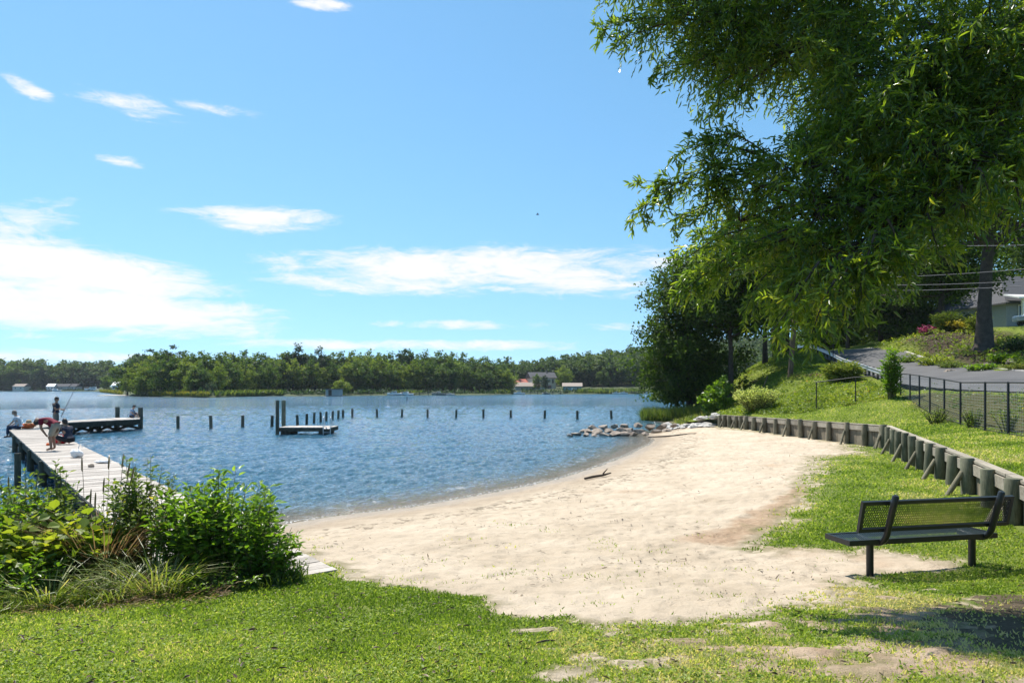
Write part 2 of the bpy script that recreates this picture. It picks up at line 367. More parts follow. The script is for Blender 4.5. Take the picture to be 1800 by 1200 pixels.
def sandness(x, y):
    n = fbm(x * 2.1, y * 2.1, 4, 11) - .5
    r = np.clip(y / 8, .6, 3)
    s = sdist(x, y, sand_poly) / (.42 * r) + n * np.interp(y, [6, 8.5, 10.5], [2.6, 2.0, 1.1]) + (fbm(x * 7, y * 7, 2, 13) - .5) * .8
    s = np.maximum(s, sdist(x, y, patch) / .12 + n * 2 - .3)
    b = np.clip(sdist(x, y, bare) / .7, -1, 1)
    s = np.maximum(s, np.where(b > -1, b * .5 - .42 + (fbm(x * 4.2, y * 6, 4, 5) - .5) * 3.4, -9))
    return np.clip(s * .5 + .5, 0, 1)

# ------------------------------------------------------------------ ground materials
def grass_floor(name, c_d, c_m, c_l):
    m, t = M(name); p = t.pos(); a = t.noise(p, 1.1, 5, .6); b = t.noise(p, 14, 6, .7); c = t.noise(p, 70, 3, .7)
    f = t.math('ADD', t.math('ADD', t.math('MULTIPLY', a, .4), t.math('MULTIPLY', b, .35)), t.math('MULTIPLY', c, .25))
    return m, t, t.ramp(f, [(.32, c_d), (.5, c_m), (.68, c_l)]), t.math('ADD', b, c)
def sand_col(t):
    p = t.pos(); a = t.noise(p, .8, 5, .6); b = t.noise(p, 9, 6, .7); c = t.noise(p, 60, 4, .75)
    base = t.ramp(t.math('ADD', t.math('MULTIPLY', a, .6), t.math('MULTIPLY', c, .4)), [(.3, (.37, .295, .21)), (.55, (.50, .412, .31)), (.75, (.58, .49, .38))])
    base = t.mix(t.mapr(t.noise(p, .33, 4, .6), .58, .72, 0, .55), base, (.36, .24, .15))
    base = t.mix(t.mapr(t.attr('grain'), .3, .85, 0, .85), base, t.ramp(t.noise(p, 12, 5, .7), [(.3, (.25, .155, .09)), (.7, (.42, .30, .20))]))          # reddish worn soil by the grass edge
    deb = t.math('MULTIPLY', t.mapr(t.noise(t.stretch(p, 1, 2.2, 1), 22, 5, .7), .60, .69), t.mapr(t.noise(p, 1.5, 3), .42, .62))
    base = t.mix(t.math('MULTIPLY', deb, .8), base, (.11, .085, .055))                       # bits of twig and dead weed
    z = t.n('ShaderNodeSeparateXYZ', _0=p).outputs[2]
    wl = t.math('ADD', z, t.math('MULTIPLY', t.math('SUBTRACT', a, .5), .05))
    base = t.mix(t.mapr(wl, .04, .13, .6, 0), base, (.27, .205, .14))                      # wet band at the water's edge
    wr = t.math('MULTIPLY', t.math('MULTIPLY', t.mapr(wl, .085, .11), t.mapr(wl, .19, .14)), t.mapr(t.noise(p, 4, 5, .7), .5, .6))
    base = t.mix(t.math('MULTIPLY', wr, .8), base, (.15, .12, .08))                           # wrack line
    h = t.math('ADD', t.math('MULTIPLY', b, 1.0), t.math('MULTIPLY', c, .35))
    foot = t.n('ShaderNodeTexVoronoi', dict(feature='SMOOTH_F1'), Vector=t.stretch(p, 1, .8, 1), Scale=4.2, Smoothness=.7).outputs[0]
    h = t.math('ADD', h, t.math('MULTIPLY', foot, 1.5))
    return base, h, t.mapr(wl, .02, .07, .35, .95)
m, t = M('sand'); base, h, ro = sand_col(t)
gp = t.noise(t.pos(), 14, 6, .7)
gcol = t.ramp(gp, [(.3, (.10, .10, .035)), (.7, (.2, .17, .08))])
f = t.mapr(t.attr('sand'), .45, .85, .75, 0); base = t.mix(f, base, gcol)
t.out(t.pbsdf(base, ro, .2, t.bump(h, .9, .055))); MT['sand'] = m
m, t, gc, gh = grass_floor('lawn_floor', (.05, .075, .014), (.12, .16, .028), (.24, .24, .08))
sc_, h, ro = sand_col(t); dirt = t.ramp(t.noise(t.pos(), 10, 5, .7), [(.3, (.19, .14, .09)), (.7, (.40, .32, .225))])
f = t.mapr(t.attr('sand'), .2, .58); gc = t.mix(f, gc, t.mix(t.mapr(t.attr('sand'), .35, .5), dirt, sc_))
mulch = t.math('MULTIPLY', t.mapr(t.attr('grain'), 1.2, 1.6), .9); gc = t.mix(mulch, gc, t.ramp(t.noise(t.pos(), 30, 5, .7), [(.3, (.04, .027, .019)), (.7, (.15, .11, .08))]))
t.out(t.pbsdf(gc, .9, .12, t.bump(t.math('ADD', gh, t.math('MULTIPLY', h, .3)), .8, .03))); MT['lawn'] = m
m, t, gc, gh = grass_floor('bank_floor', (.08, .11, .016), (.16, .205, .028), (.26, .28, .06))
br = t.math('MULTIPLY', t.mapr(t.noise(t.pos(), .55, 5, .62), .54, .66), t.mapr(t.attr('brown'), .2, .8)); gc = t.mix(br, gc, (.17, .115, .055))
gc = t.mix(t.attr('soil'), gc, t.ramp(t.noise(t.pos(), 9, 6, .7), [(.3, (.035, .024, .018)), (.7, (.10, .075, .055))]))
t.out(t.pbsdf(gc, .9, .12, t.bump(gh, .9, .06))); MT['bank'] = m
m, t = M('asphalt'); p = t.pos(); a = t.noise(p, .5, 5, .6); b = t.noise(p, 60, 3, .7)
col = t.ramp(t.math('ADD', t.math('MULTIPLY', a, .6), t.math('MULTIPLY', b, .4)), [(.3, (.075, .074, .076)), (.7, (.125, .122, .122))])
t.out(t.pbsdf(col, .85, .25, t.bump(b, .3, .01))); MT['asphalt'] = m
m, t = M('mud'); t.out(t.pbsdf(t.ramp(t.noise(t.pos(), .6, 5), [(.3, (.05, .045, .03)), (.7, (.11, .09, .06))]), .9)); MT['mud'] = m

# ------------------------------------------------------------------ ground sheets
def grid_obj(name, X, Y, Z, mat, keep=None, attrs=None):
    r, c = X.shape; V = np.c_[X.ravel(), Y.ravel(), Z.ravel()]
    i = np.arange(r - 1)[:, None] * c; j = np.arange(c - 1)
    Q = np.stack([i + j, i + j + 1, i + c + j + 1, i + c + j], -1).reshape(-1, 4)
    if keep is not None: Q = Q[keep.ravel()]
    used = np.unique(Q); mp = np.full(len(V), -1); mp[used] = np.arange(len(used))
    at_ = {k: a.ravel()[used] for k, a in (attrs or {}).items()}
    return struct(link(name, np_mesh(name, V[used], {4: mp[Q]}, mat, True, at_)))
ys = np.r_[np.arange(-6, 1.5, .3), np.arange(1.5, 15, .075), np.arange(15, 30, .15), np.arange(30, 76, .35)]
tx = np.r_[np.arange(-45, -12, .6), np.arange(-12, -6, .15)]
nx = 260
Xg = np.empty((len(ys), len(tx) + nx)); Yg = np.repeat(ys[:, None], Xg.shape[1], 1)
for i_, y_ in enumerate(ys): Xg[i_] = np.r_[tx, np.linspace(-6, wall_x(y_) + .25, nx)]
Zg = low(Xg, Yg)
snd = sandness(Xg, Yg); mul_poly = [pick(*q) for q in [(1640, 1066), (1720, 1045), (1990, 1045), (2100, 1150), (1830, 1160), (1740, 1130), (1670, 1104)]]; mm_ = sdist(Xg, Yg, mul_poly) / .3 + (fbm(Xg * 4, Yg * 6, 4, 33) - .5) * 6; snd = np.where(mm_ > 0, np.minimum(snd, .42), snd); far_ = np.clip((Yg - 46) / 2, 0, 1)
foot = (fbm(Xg * 3.2, Yg * 3.2, 3, 21) - .5) * .07 + (fbm(Xg * 7, Yg * 7, 2, 25) - .5) * .055
wet = np.clip((Zg - .06) / .12, 0, 1)
Zg = Zg + np.clip((snd - .35) / .3, .06, 1) * foot * wet
# reddish worn soil where the beach meets the lawn, dark mulch under the oak
soil_poly = [pick(*q) for q in [(1170, 948), (1270, 925), (1350, 880), (1412, 850), (1424, 860), (1388, 910), (1345, 940), (1310, 962), (1220, 958)]]

grain = np.clip(sdist(Xg, Yg, soil_poly) / .6 + fbm(Xg * 2, Yg * 2, 3, 31) - .1, 0, 1)
barez = np.clip(sdist(Xg, Yg, bare) / .8 + .5, 0, 1); grain = np.maximum(grain, barez * (.45 + .5 * fbm(Xg * 5, Yg * 7, 3, 35)))
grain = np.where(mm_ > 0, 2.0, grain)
fs = (snd[:-1, :-1] + snd[1:, 1:] + snd[1:, :-1] + snd[:-1, 1:]) / 4 > .5
grid_obj('beach', Xg, Yg, Zg, MT['sand'], fs, dict(sand=snd, grain=grain))
grid_obj('lawn', Xg, Yg, Zg, MT['lawn'], ~fs, dict(sand=snd, grain=grain))
# upper bank behind the timber wall
ys2 = np.r_[np.arange(-4, 12, .4), np.arange(12, 46, .25), np.arange(46, 126, .5)]
tt = np.r_[np.arange(0, 12, .2), np.arange(12, 30, .5), np.arange(30, 80, 1.5)]
Yu = np.repeat(ys2[:, None], len(tt), 1); Xu = wall_x(Yu) + .03 + tt[None]
Zu = up(Xu, Yu); Zu += (fbm(Xu * 1.2, Yu * 1.2, 4, 41) - .5) * .22 * np.clip((tt[None] - .4) / 3, 0, 1) * np.clip((Yu - 26) / 10, .25, 1)
bed = [(27.4, 30), (28, 37), (31.3, 48), (34.3, 58), (37.3, 70), (44, 72), (41, 58), (39.5, 48), (37, 38), (36, 30)]
strip = [(13.4, 17), (15.6, 23.5), (17, 28), (19, 33.5), (20.3, 35), (20.9, 30), (20, 22), (16, 16)]
soil = np.clip(sdist(Xu, Yu, bed) / 1.5 + (fbm(Xu * .7, Yu * .7, 3, 43) - .35) * 1.5, 0, 1)
soil = np.maximum(soil, np.clip(sdist(Xu, Yu, strip) / .5 + (fbm(Xu * 2, Yu * 2, 3, 44) - .5) * 2, 0, .75))
brown = np.clip((Yu - 40) / 8, 0, 1) * np.clip((24 - Xu) / 5 + .6, .2, 1)
in_road = sdist(Xu, Yu, road_l + road_r[::-1]); keep = (in_road[:-1, :-1] < .5)
hill = grid_obj('grassy_bank', Xu, Yu, np.where(in_road > .45, Zu - .4, Zu), MT['bank'], None, dict(soil=soil, brown=brown))
# road strip laid on the bank
k_ = np.linspace(0, 1, 140); ry = np.interp(k_ * 8, np.arange(9), [p[1] for p in road_l])
L_ = np.array([np.interp(k_ * 8, np.arange(9), [p[i] for p in road_l]) for i in range(3)]).T; R_ = np.array([np.interp(k_ * 8, np.arange(9), [p[i] for p in road_r]) for i in range(3)]).T
sm = lambda a: np.array([np.convolve(np.pad(a[:, i], 12, 'edge'), np.ones(25) / 25, 'valid') for i in range(3)]).T
L_, R_ = sm(L_), sm(R_); cw = np.linspace(0, 1, 22)
RX = L_[:, None, 0] * (1 - cw) + R_[:, None, 0] * cw; RY = L_[:, None, 1] * (1 - cw) + R_[:, None, 1] * cw
zl_ = np.convolve(np.pad(up(L_[:, 0], L_[:, 1]), 22, 'edge'), np.hanning(45) / np.hanning(45).sum(), 'valid'); zr_ = np.convolve(np.pad(up(R_[:, 0], R_[:, 1]), 22, 'edge'), np.hanning(45) / np.hanning(45).sum(), 'valid')
grid_obj('road', RX, RY, zl_[:, None] * (1 - cw) + zr_[:, None] * cw + .07, MT['asphalt'])
g = G()
edge = np.c_[R_[:, :2], zr_]
for i_ in range(10, 110): g.beam(edge[i_] + [0.1, 0, .03], edge[i_ + 1] + [0.1, 0, .03], .16, .22)
struct(g.obj('kerb', MT['rock_pale']))
# lake bed reaching the horizon, far shore and hills
g = G(); g.add([(-9000, -3000, -1.7), (9000, -3000, -1.7), (9000, 9000, -1.7), (-9000, 9000, -1.7)], [[0, 1, 2, 3]]); struct(g.obj('lake_bed', MT['mud']))
shore_px = [(-900, 687.0), (-200, 687.3), (60, 687.4), (165, 687.6), (182, 690.0), (215, 694.5), (250, 697.0), (370, 698.5), (420, 697.0), (480, 696.0), (560, 696.2), (650, 695.0), (700, 694.6), (860, 694.0), (900, 693.0), (1000, 692.6), (1160, 692), (1300, 692), (1700, 693), (2600, 695)]
sh_a = np.array([math.atan((x - CX) / F) for x, _ in shore_px]); sh_D = np.array([F * CZ / (y - HY) for _, y in shore_px]); sh_r = sh_D / np.cos(sh_a)
def shore_r(a): return np.interp(a, sh_a, sh_r)
def far_h(a, r):                              # ground height of the far side
    d = r - shore_r(a); px = np.tan(a) * F + CX
    hl = np.interp(px, [-900, 0, 200, 860, 960, 1060, 1160, 1300, 1500, 2000], [7, 7, 3, 3, 7, 14, 20, 26, 24, 20])
    return .45 + hl * np.clip((d - 6) / 190, 0, 1) ** 1.1
aa = np.linspace(-.95, .9, 260); dd = np.array([-6, -2, 0, 1.5, 4, 10, 20, 40, 70, 110, 160, 220, 300, 500, 900, 2500])
A2 = np.repeat(aa[:, None], len(dd), 1); D2 = shore_r(A2) + dd[None] + (fbm(A2 * 90, A2 * 0, 3, 9) - .5) * 6 * (np.abs(dd)[None] < 5)
Z2 = np.where(dd[None] < 0, -1.0 + 0 * A2, np.where(dd[None] < 1, 0.05, far_h(A2, D2)))
m, t = M('far_ground'); t.out(t.pbsdf(t.ramp(t.noise(t.pos(), .2, 5), [(.3, (.03, .045, .015)), (.7, (.07, .085, .03))]), .9)); MT['farground'] = m
grid_obj('far_shore', np.sin(A2) * D2, np.cos(A2) * D2, Z2, MT['farground'])

# ------------------------------------------------------------------ lake
rr = np.r_[np.geomspace(10.5, 110, 640), np.geomspace(110, 6000, 260)[1:]]; ang = np.linspace(-.86, .72, 560)
Rw, Aw = np.meshgrid(rr, ang, indexing='ij'); Xw = np.sin(Aw) * Rw; Yw = np.cos(Aw) * Rw
step = np.maximum(np.gradient(rr)[:, None] + 0 * Aw, Rw * (ang[1] - ang[0]))
dep = np.where((Yw < 75) & (Xw < 30) & (Xw > -40), -low(np.clip(Xw, -40, 30), np.clip(Yw, -5, 75)), 1.5)
Zw = 0 * Xw; wr = np.random.default_rng(3)
warp = (fbm(Xw * .12, Yw * .12, 3, 77) - .5) * 9
for k in range(54):
    lam = .26 * (1.9 / .26) ** wr.random(); th = R(-78) + wr.normal() * .62; a = .0075 * lam ** .8 * wr.uniform(.5, 1.2)
    kx, ky = math.sin(th) * 2 * math.pi / lam, math.cos(th) * 2 * math.pi / lam
    fade = np.clip((lam / step - 2.2) / 2, 0, 1)
    s_ = np.sin(kx * Xw + ky * Yw + wr.random() * 6.28 + warp * wr.uniform(.6, 1.4)); Zw += a * fade * (1.0 - np.abs(s_) * 1.2 + .5 * s_) 
gust = .55 + .9 * fbm(Xw * .07, Yw * .16, 4, 55)
shal = np.clip(dep / .35, .12, 1)
Zw = (Zw - Zw.mean()) * gust * shal
m, t = M('lake_water'); p = t.pos()
d = t.attr('depth')
col = t.ramp(d, [(.0, (.24, .185, .115)), (.07, (.12, .11, .08)), (.19, (.03, .085, .12)), (1, (.014, .082, .14))])
w1 = t.noise(t.stretch(p, 1.7, 1, 1), 1.9, 5, .62, .3); w2 = t.noise(t.stretch(p, 1.5, 1, 1), .55, 3, .5, .4); w3 = t.noise(t.stretch(p, 1.4, 1, 1), 7, 3, .6)
hh = t.math('ADD', t.math('ADD', t.math('MULTIPLY', w1, .55), t.math('MULTIPLY', w2, .9)), t.math('MULTIPLY', w3, .4))
foam = t.math('MULTIPLY', t.mapr(d, .022, .006), t.mapr(t.noise(t.stretch(p, 1, 1, 1), 14, 5, .75), .52, .64))
foam2 = t.math('MULTIPLY', t.mapr(d, .13, .09), t.math('MULTIPLY', t.mapr(d, .06, .085), t.mapr(t.noise(p, 1.6, 5, .7), .56, .64)))
foam = t.math('MAXIMUM', foam, t.math('MULTIPLY', foam2, .25))
col = t.mix(foam, col, (.8, .8, .78))
nd = t.bump(hh, 1.0, .36)
bs_ = t.pbsdf(col, t.math('ADD', t.mapr(t.n('ShaderNodeVectorMath', dict(operation='LENGTH'), _0=p).outputs['Value'], 70, 320, .06, .24), t.math('MULTIPLY', foam, .6)), .5, nd)
t.out(bs_); MT['water'] = m
wo = grid_obj('lake', Xw, Yw, Zw, m, None, dict(depth=np.clip(dep, 0, 1)))
# ------------------------------------------------------------------ timber retaining wall
def wall_cross(px, seg):                      # plan point of the wall face met by a sight column
    k = (px - CX) / F
    (xa, ya), (xb, yb) = ((8.93, 13.1), (15.2, 27.6)) if seg == 0 else ((15.2, 27.6), (13.4, 43.5))
    s = (xb - xa) / (yb - ya); y = (xa - s * ya) / (k - s); return k * y, y
T_ = thing('retaining_wall', 'long weathered timber retaining wall of round posts between the beach and the upper lawn', 'retaining wall', (8.93, 13.1, .7))
posts0 = [1561, 1568, 1577, 1588, 1600, 1614, 1628, 1644, 1665, 1688, 1717.5, 1756, 1799]
posts1 = [1269, 1277.5, 1286, 1297, 1306, 1315, 1329, 1348.3, 1367.7, 1390, 1412.3, 1436, 1462, 1493.3, 1525, 1556]
def wall_top(y): return float(np.interp(y, [5, 10, 13, 27.6, 43.5], [1.42, 1.40, 1.39, 1.26, 1.06]))
rg = np.random.default_rng(5)
PX = []
for px in posts0: PX.append((*wall_cross(px, 0), 0))
x, y = PX[-1][:2]
for k in range(1, 4): PX.append((x - .432 * 1.35 * k, y - 1.35 * k, 0))
for px in posts1: PX.append((*wall_cross(px, 1), 1))
dirs = [norm(np.array([15.2 - 8.93, 27.6 - 13.1, 0])), norm(np.array([13.4 - 15.2, 43.5 - 27.6, 0]))]
nrm_ = [np.array([-d[1], d[0], 0]) for d in dirs]               # towards the beach
for q, (x, y, s) in enumerate(PX):
    n_ = nrm_[s]; c = np.array([x, y, 0]) + n_ * .14; zb = float(low(np.array([c[0]]), np.array([c[1]]))[0]); zt = wall_top(y) + rg.uniform(-.03, .06)
    r = (.125 if s == 0 else .12) * rg.uniform(.9, 1.07); g = G(); tl = rg.normal(0, .022, 2)
    pr = np.array([[0, 0, zb - .3], [0, 0, zb], [tl[0] * .5, tl[1] * .5, (zb + zt) / 2], [tl[0], tl[1], zt - .02], [tl[0], tl[1], zt]]) + [c[0], c[1], 0]
    g.tube(pr, [r * 1.05, r * 1.04, r, r * .97, r * .9], 14, True, rg.random())
    p_ = g.obj('post', MT['wallpost_green'] if s == 0 else MT['wallpost'], T_, True)
    if (q % 2 == 0 if s == 0 else q % 2 == 1) and q != 13:
        sidew = -dirs[s] * (1 if s == 0 else -1)
        lo = c + n_ * .40 + sidew * .16 * (1 if s == 0 else -1) * (1 if s == 0 else 1)
        lo[2] = float(low(np.array([lo[0]]), np.array([lo[1]]))[0]) - .05
        hi = c + n_ * .10; hi[2] = zb + (zt - zb) * .6
        G().tube([lo, (lo + hi) / 2, hi], [.05, .05, .048], 10, True, rg.random()).obj('brace', MT['wallpost'], T_, True)
path = [(PX[15][0], PX[15][1]), (8.93, 13.1), (15.2, 27.6), (13.4, 43.6)]
gs, gw, gc = G(), G(), G()
for (xa, ya), (xb, yb), s in ((path[0], path[2], 0), (path[2], path[3], 1)):
    L = math.hypot(xb - xa, yb - ya); n = int(L / .2); u = np.array([xb - xa, yb - ya, 0]) / L
    for i in range(n):
        c = np.array([xa, ya, 0]) + u * (i + .5) * L / n + nrm_[s] * rg.uniform(-.005, .005); zt = wall_top(c[1]) - .03
        gs.box((c[0], c[1], (zt + 0) / 2 - .15), (L / n * .97, .05, zt + .3), math.atan2(u[1], u[0]))
    m_ = int(L / 2.4)
    for i in range(m_):
        a = np.array([xa, ya, 0]) + u * i * L / m_; b = np.array([xa, ya, 0]) + u * (i + .985) * L / m_
        za, zb2 = wall_top(a[1]), wall_top(b[1])
        gw.beam(a + nrm_[s] * .055 + [0, 0, za - .16], b + nrm_[s] * .055 + [0, 0, zb2 - .16], .06, .2)
        gc.beam(a - nrm_[s] * .02 + [0, 0, za - .01], b - nrm_[s] * .02 + [0, 0, zb2 - .01], .17, .045)
gs.obj('sheathing', MT['sheath'], T_); gw.obj('rail', MT['plank'], T_); gc.obj('cap_board', MT['plank'], T_)

# ------------------------------------------------------------------ bench
def perforated(g, o, u, v, n, Lu, Lv, p=.030, th=.004):   # sheet with staggered round holes
    nu = int(Lu / p); nv = int(Lv / p); th8 = np.arange(8) * math.pi / 4 + math.pi / 8
    sq = np.array([(1, .414), (.414, 1), (-.414, 1), (-1, .414), (-1, -.414), (-.414, -1), (.414, -1), (1, -.414)]) * .5
    sq = np.where(np.abs(sq) > .4, np.sign(sq) * .5, sq); hole = np.c_[np.cos(th8), np.sin(th8)] * .375
    V, Fc = [], []
    cells = [((i + .5 + (.5 if j % 2 else 0)) * p, (j + .5) * p) for j in range(nv) for i in range(nu - (j % 2))]
    c = np.array(cells); n8 = np.arange(8); k = (n8 + 1) % 8
    sqc = np.vstack([sq, hole]) * p
    P2 = c[:, None] + sqc[None]; b = (np.arange(len(c)) * 16)[:, None, None]
    Q = np.stack([n8, k, k + 8, n8 + 8], -1)[None] + b
    P3 = o + P2.reshape(-1, 2)[:, :1] * u + P2.reshape(-1, 2)[:, 1:] * v
    g.add(P3, Q.reshape(-1, 4)); g.add(P3 - n * th, Q.reshape(-1, 4)[:, ::-1])
zb_ = .54; pA = np.array([4.32, 8.24, 0]); pB = np.array([5.76, 8.55, 0]); u = norm(pB - pA); bk = np.array([u[1], -u[0], 0]); up_ = np.array([0, 0, 1.])
B_ = thing('park_bench', 'black metal park bench with perforated seat and backrest at the edge of the sand', 'bench', tuple((pA + pB) / 2 + [0, 0, zb_]))
s0 = pA - u * .42; Ls = 1.47 + .42 + .16
def frame(g, o, u, v, n, Lu, Lv, w=.03, h=.04):
    for a, b in ((o, o + u * Lu), (o + v * Lv, o + u * Lu + v * Lv)): g.beam(a - u * w / 2, b + u * w / 2, w, h, n)
    for a, b in ((o + v * (w / 2 + .001), o + v * (Lv - w / 2 - .001)), (o + u * Lu + v * (w / 2 + .001), o + u * Lu + v * (Lv - w / 2 - .001))): g.beam(a, b, w, h * .97, n)
zs = zb_ + .455
so_ = s0 - bk * .22 + up_ * zs; g = G(); perforated(g, so_ + up_ * .012, u, bk, up_, Ls, .40)
seat = g.obj('seat', MT['seatmetal'], B_); g = G(); frame(g, so_ - up_ * .012, u, bk, up_, Ls, .40, .035, .062); g.obj('seat_frame', MT['blackmetal'], seat)
bd = norm(up_ * 1 + bk * .22); bn = np.cross(u, bd); bo = s0 + u * .08 + bk * .235 + up_ * (zb_ + .60); Lb = Ls + .02
bo = bo - u * 0
g = G(); perforated(g, bo, u, bd, bn, Lb, .335); bkr = g.obj('backrest', MT['blackmetal'], B_); g = G(); frame(g, bo, u, bd, bn, Lb, .335, .042, .042); g.obj('backrest_frame', MT['blackmetal'], bkr)
for pp in (pA, pB):
    gz = float(low(np.array([pp[0]]), np.array([pp[1]]))[0])
    g = G(); g.tube([pp + up_ * (gz - .1), pp + up_ * (zs - .075), pp + up_ * (zs - .04)], .042, 14); g.obj('leg', MT['blackmetal'], B_, True)
    c0 = pp + up_ * (zs - .045); arc = [c0 - bk * .2 + up_ * .018, c0 - bk * .05, c0 + bk * .08]
    for th in np.linspace(.15, 1.32, 9): arc.append(c0 + bk * (.08 + .205 * math.sin(th)) + up_ * (.205 * (1 - math.cos(th))))
    e = arc[-1]; top = e + bd * (.60 + .47 - (e[2] - zb_)) * .93 + bk * .035
    arc += [e + (top - e) * k for k in (.3, .6, .97, 1.0)]
    g = G(); g.tube(arc, [.037] * (len(arc) - 1) + [.026], 14); g.obj('support_arm', MT['blackmetal'], B_, True)
    g = G(); g.beam(so_ + u * ((pp - s0) @ u) + bk * .03 - up_ * .030, so_ + u * ((pp - s0) @ u) + bk * .37 - up_ * .030, .05, .012); g.obj('bracket', MT['blackmetal'], B_)

# ------------------------------------------------------------------ pilings in the water
pil = [(313, 731, 754), (371, 730, 753), (426.5, 730, 750.5), (478, 730, 750), (523, 729, 747.5), (539, 727, 745.8), (552, 725, 743.8), (564, 724, 742), (573.7, 723, 740), (584.5, 722, 738), (594.6, 720.8, 735.6), (603, 720, 733.6),
       (619.5, 718.3, 732.8), (663, 718.7, 733), (706.5, 719, 732.8), (751.6, 719, 734), (801.8, 720, 734.4), (849.8, 719.3, 734.3), (898, 720.7, 734), (957.5, 720.7, 735), (1015, 721.3, 736.7), (1075, 721, 736)]
for i, (px, pt, pb) in enumerate(pil):
    b = on_z(px, pb, 0); zt = CZ + (HY - pt) / F * b[1]
    if i < 4: lab = f'dark wooden piling standing in the water left of the swim platform, {ORD[i + 1]} from the left'
    elif i < 12: lab = f'dark wooden piling in the close line behind the swim platform, {ORD[i - 3]} from the platform'
    else: lab = f'dark wooden piling in the widely spaced row across the cove, {ORD[i - 11]} from the left'
    g = G(); r = .105 + .006 * math.sin(i * 7); l = rg.normal(0, .03, 2)
    g.tube([b + [-l[0], -l[1], -1.0], b, b + [l[0] * .6, l[1] * .6, zt * .6], b + [l[0], l[1], zt - .02], b + [l[0], l[1], zt]], [r, r, r, r * .98, r * .85], 12, True, rg.random())
    tag(g.obj('piling', MT['piling'], None, True), lab, 'piling', 'wooden pilings standing in the cove')
# swim float with two tall pilings
fl = on_z(487.5, 764, 0); D0 = fl[1]
def fx(px, py=None, z=.42, D=None): return np.array([(px - CX) / F * D, D, z])
FT = thing('swim_float', 'small wooden swim platform with a ladder standing low over the water', 'swim platform', (fx(535, D=D0)[0], D0 + .9, 0))
xl, xr = fx(490, D=D0)[0], fx(582, D=D0)[0]; yd, yw = D0 - .05, D0 + 1.75
g = G()
for k in range(26): x0 = xl + (xr - xl) * (k + .5) / 26; g.box((x0, (yd + yw) / 2, .43), ((xr - xl) / 26 * .95, yw - yd, .045))
g.obj('deck', MT['deck'], FT)
g = G()
for y_ in (yd + .04, yw - .04): g.box(((xl + xr) / 2, y_, .30), (xr - xl - .02, .07, .2))
for x_ in (xl + .05, xr - .05): g.box((x_, (yd + yw) / 2, .30), (.07, yw - yd - .18, .2))
g.obj('side_beam', MT['darkwood'], FT)
for x_ in (xl + .35, xr - .5):
    g = G(); g.box((x_, (yd + yw) / 2, .07), (.55, yw - yd - .3, .26)); g.obj('float_drum', MT['darkwood'], FT)
g = G()
for s in (0, .42):
    x_ = xr - .02 - s; a = [(x_, yd - .05, -.3), (x_, yd - .05, .9), (x_, yd - .02, 1.02), (x_, yd + .1, 1.08), (x_, yd + .25, 1.02), (x_, yd + .3, .9), (x_, yd + .3, .45)]
    g.tube(a, .024, 8)
for z_ in (-.1, .15, .38): g.tube([(xr - .44, yd - .05, z_), (xr - .02, yd - .05, z_)], .018, 6)
g.obj('ladder', MT['galv'], FT, True)
for (px, D_, top, r, lab) in ((487.5, D0 - .15, 703.3, .105, 'tall dark piling at the left front corner of the swim platform'), (498.6, D0 + 1.95, 703.3, .125, 'tall dark piling behind the left end of the swim platform')):
    b = np.array([(px - CX) / F * D_, D_, 0]); zt = CZ + (HY - top) / F * D_
    tag(G().tube([b + [0, 0, -1], b, b + [0, 0, zt - .03], b + [0, 0, zt]], [r, r, r, r * .9], 14, True, .6).obj('piling', MT['wallpost_green' if px > 490 else 'piling'], None, True), lab, 'piling', 'tall float pilings')
b = on_z(715.6, 703.5, 0); z1 = CZ + (HY - 699) / F * b[1]
CB = thing('channel_marker', 'tiny dark marker pole alone in open water far beyond the piling row', 'marker', b)
G().tube([b + [0, 0, -.6], b + [0, 0, .8]], .11, 8).obj('pole', MT['piling'], CB); G().box(b + [0, 0, 1.0], (.4, .06, .4)).obj('board', MT['white'], CB)

# ------------------------------------------------------------------ fishing pier
DZ = .76; PD = norm(np.array([-.805, 1, 0])); PN = np.array([PD[1], -PD[0], 0])
PR = thing('fishing_pier', 'grey weathered wooden fishing pier bending to the right at its far end', 'pier', on_z(320, 870, DZ))
cL = on_z(18, 755.6, DZ); cR = on_z(75, 751, DZ)
c_near = on_z(592, 1000, DZ); Lm = (cL - c_near) @ PD; Wp = 1.52
base = c_near - PN * Wp
gd = G(); n = int(Lm / .15)
for i in range(n):
    c = base + PD * (i + .5) * Lm / n + PN * Wp / 2; gd.box((c[0], c[1], DZ - .022 + rg.uniform(-.004, .004)), (Lm / n * .955, Wp + rg.uniform(-.02, .03), .044), math.atan2(PD[1], PD[0]))
poly = [on_z(*q, DZ) for q in ((18, 755.6), (60, 741), (110, 739.3), (205, 733.9), (246.5, 734.2), (245.5, 736), (120, 742), (100, 747.5), (75, 751))]
# boards of the outer arm run across it
inner = [poly[0], poly[8], poly[7], poly[6], poly[5]]; outer = [poly[0], poly[1], poly[2], poly[3], poly[4]]
def walk(P, k):
    s = np.r_[0, np.cumsum([np.linalg.norm(b - a) for a, b in zip(P, P[1:])])]; return np.array([np.interp(k * s[-1], s, [p[i] for p in P]) for i in range(3)])
m_ = 92; IN = [walk(inner[1:], k) for k in np.linspace(0, 1, m_ + 1)]; OU = [walk(outer, k) for k in np.linspace(0, 1, m_ + 1)]
for i in range(m_):
    q = [IN[i], IN[i] * .06 + IN[i + 1] * .94, OU[i] * .06 + OU[i + 1] * .94, OU[i]]; dz = np.array([0, 0, rg.uniform(-.004, .004)]); lo = np.array([0, 0, -.045])
    gd.add([p + dz for p in q] + [p + dz + lo for p in q], [[0, 1, 2, 3], [7, 6, 5, 4], [0, 4, 5, 1], [1, 5, 6, 2], [2, 6, 7, 3], [3, 7, 4, 0]], rg.random())
gd.obj('deck', MT['deck'], PR)
g = G()
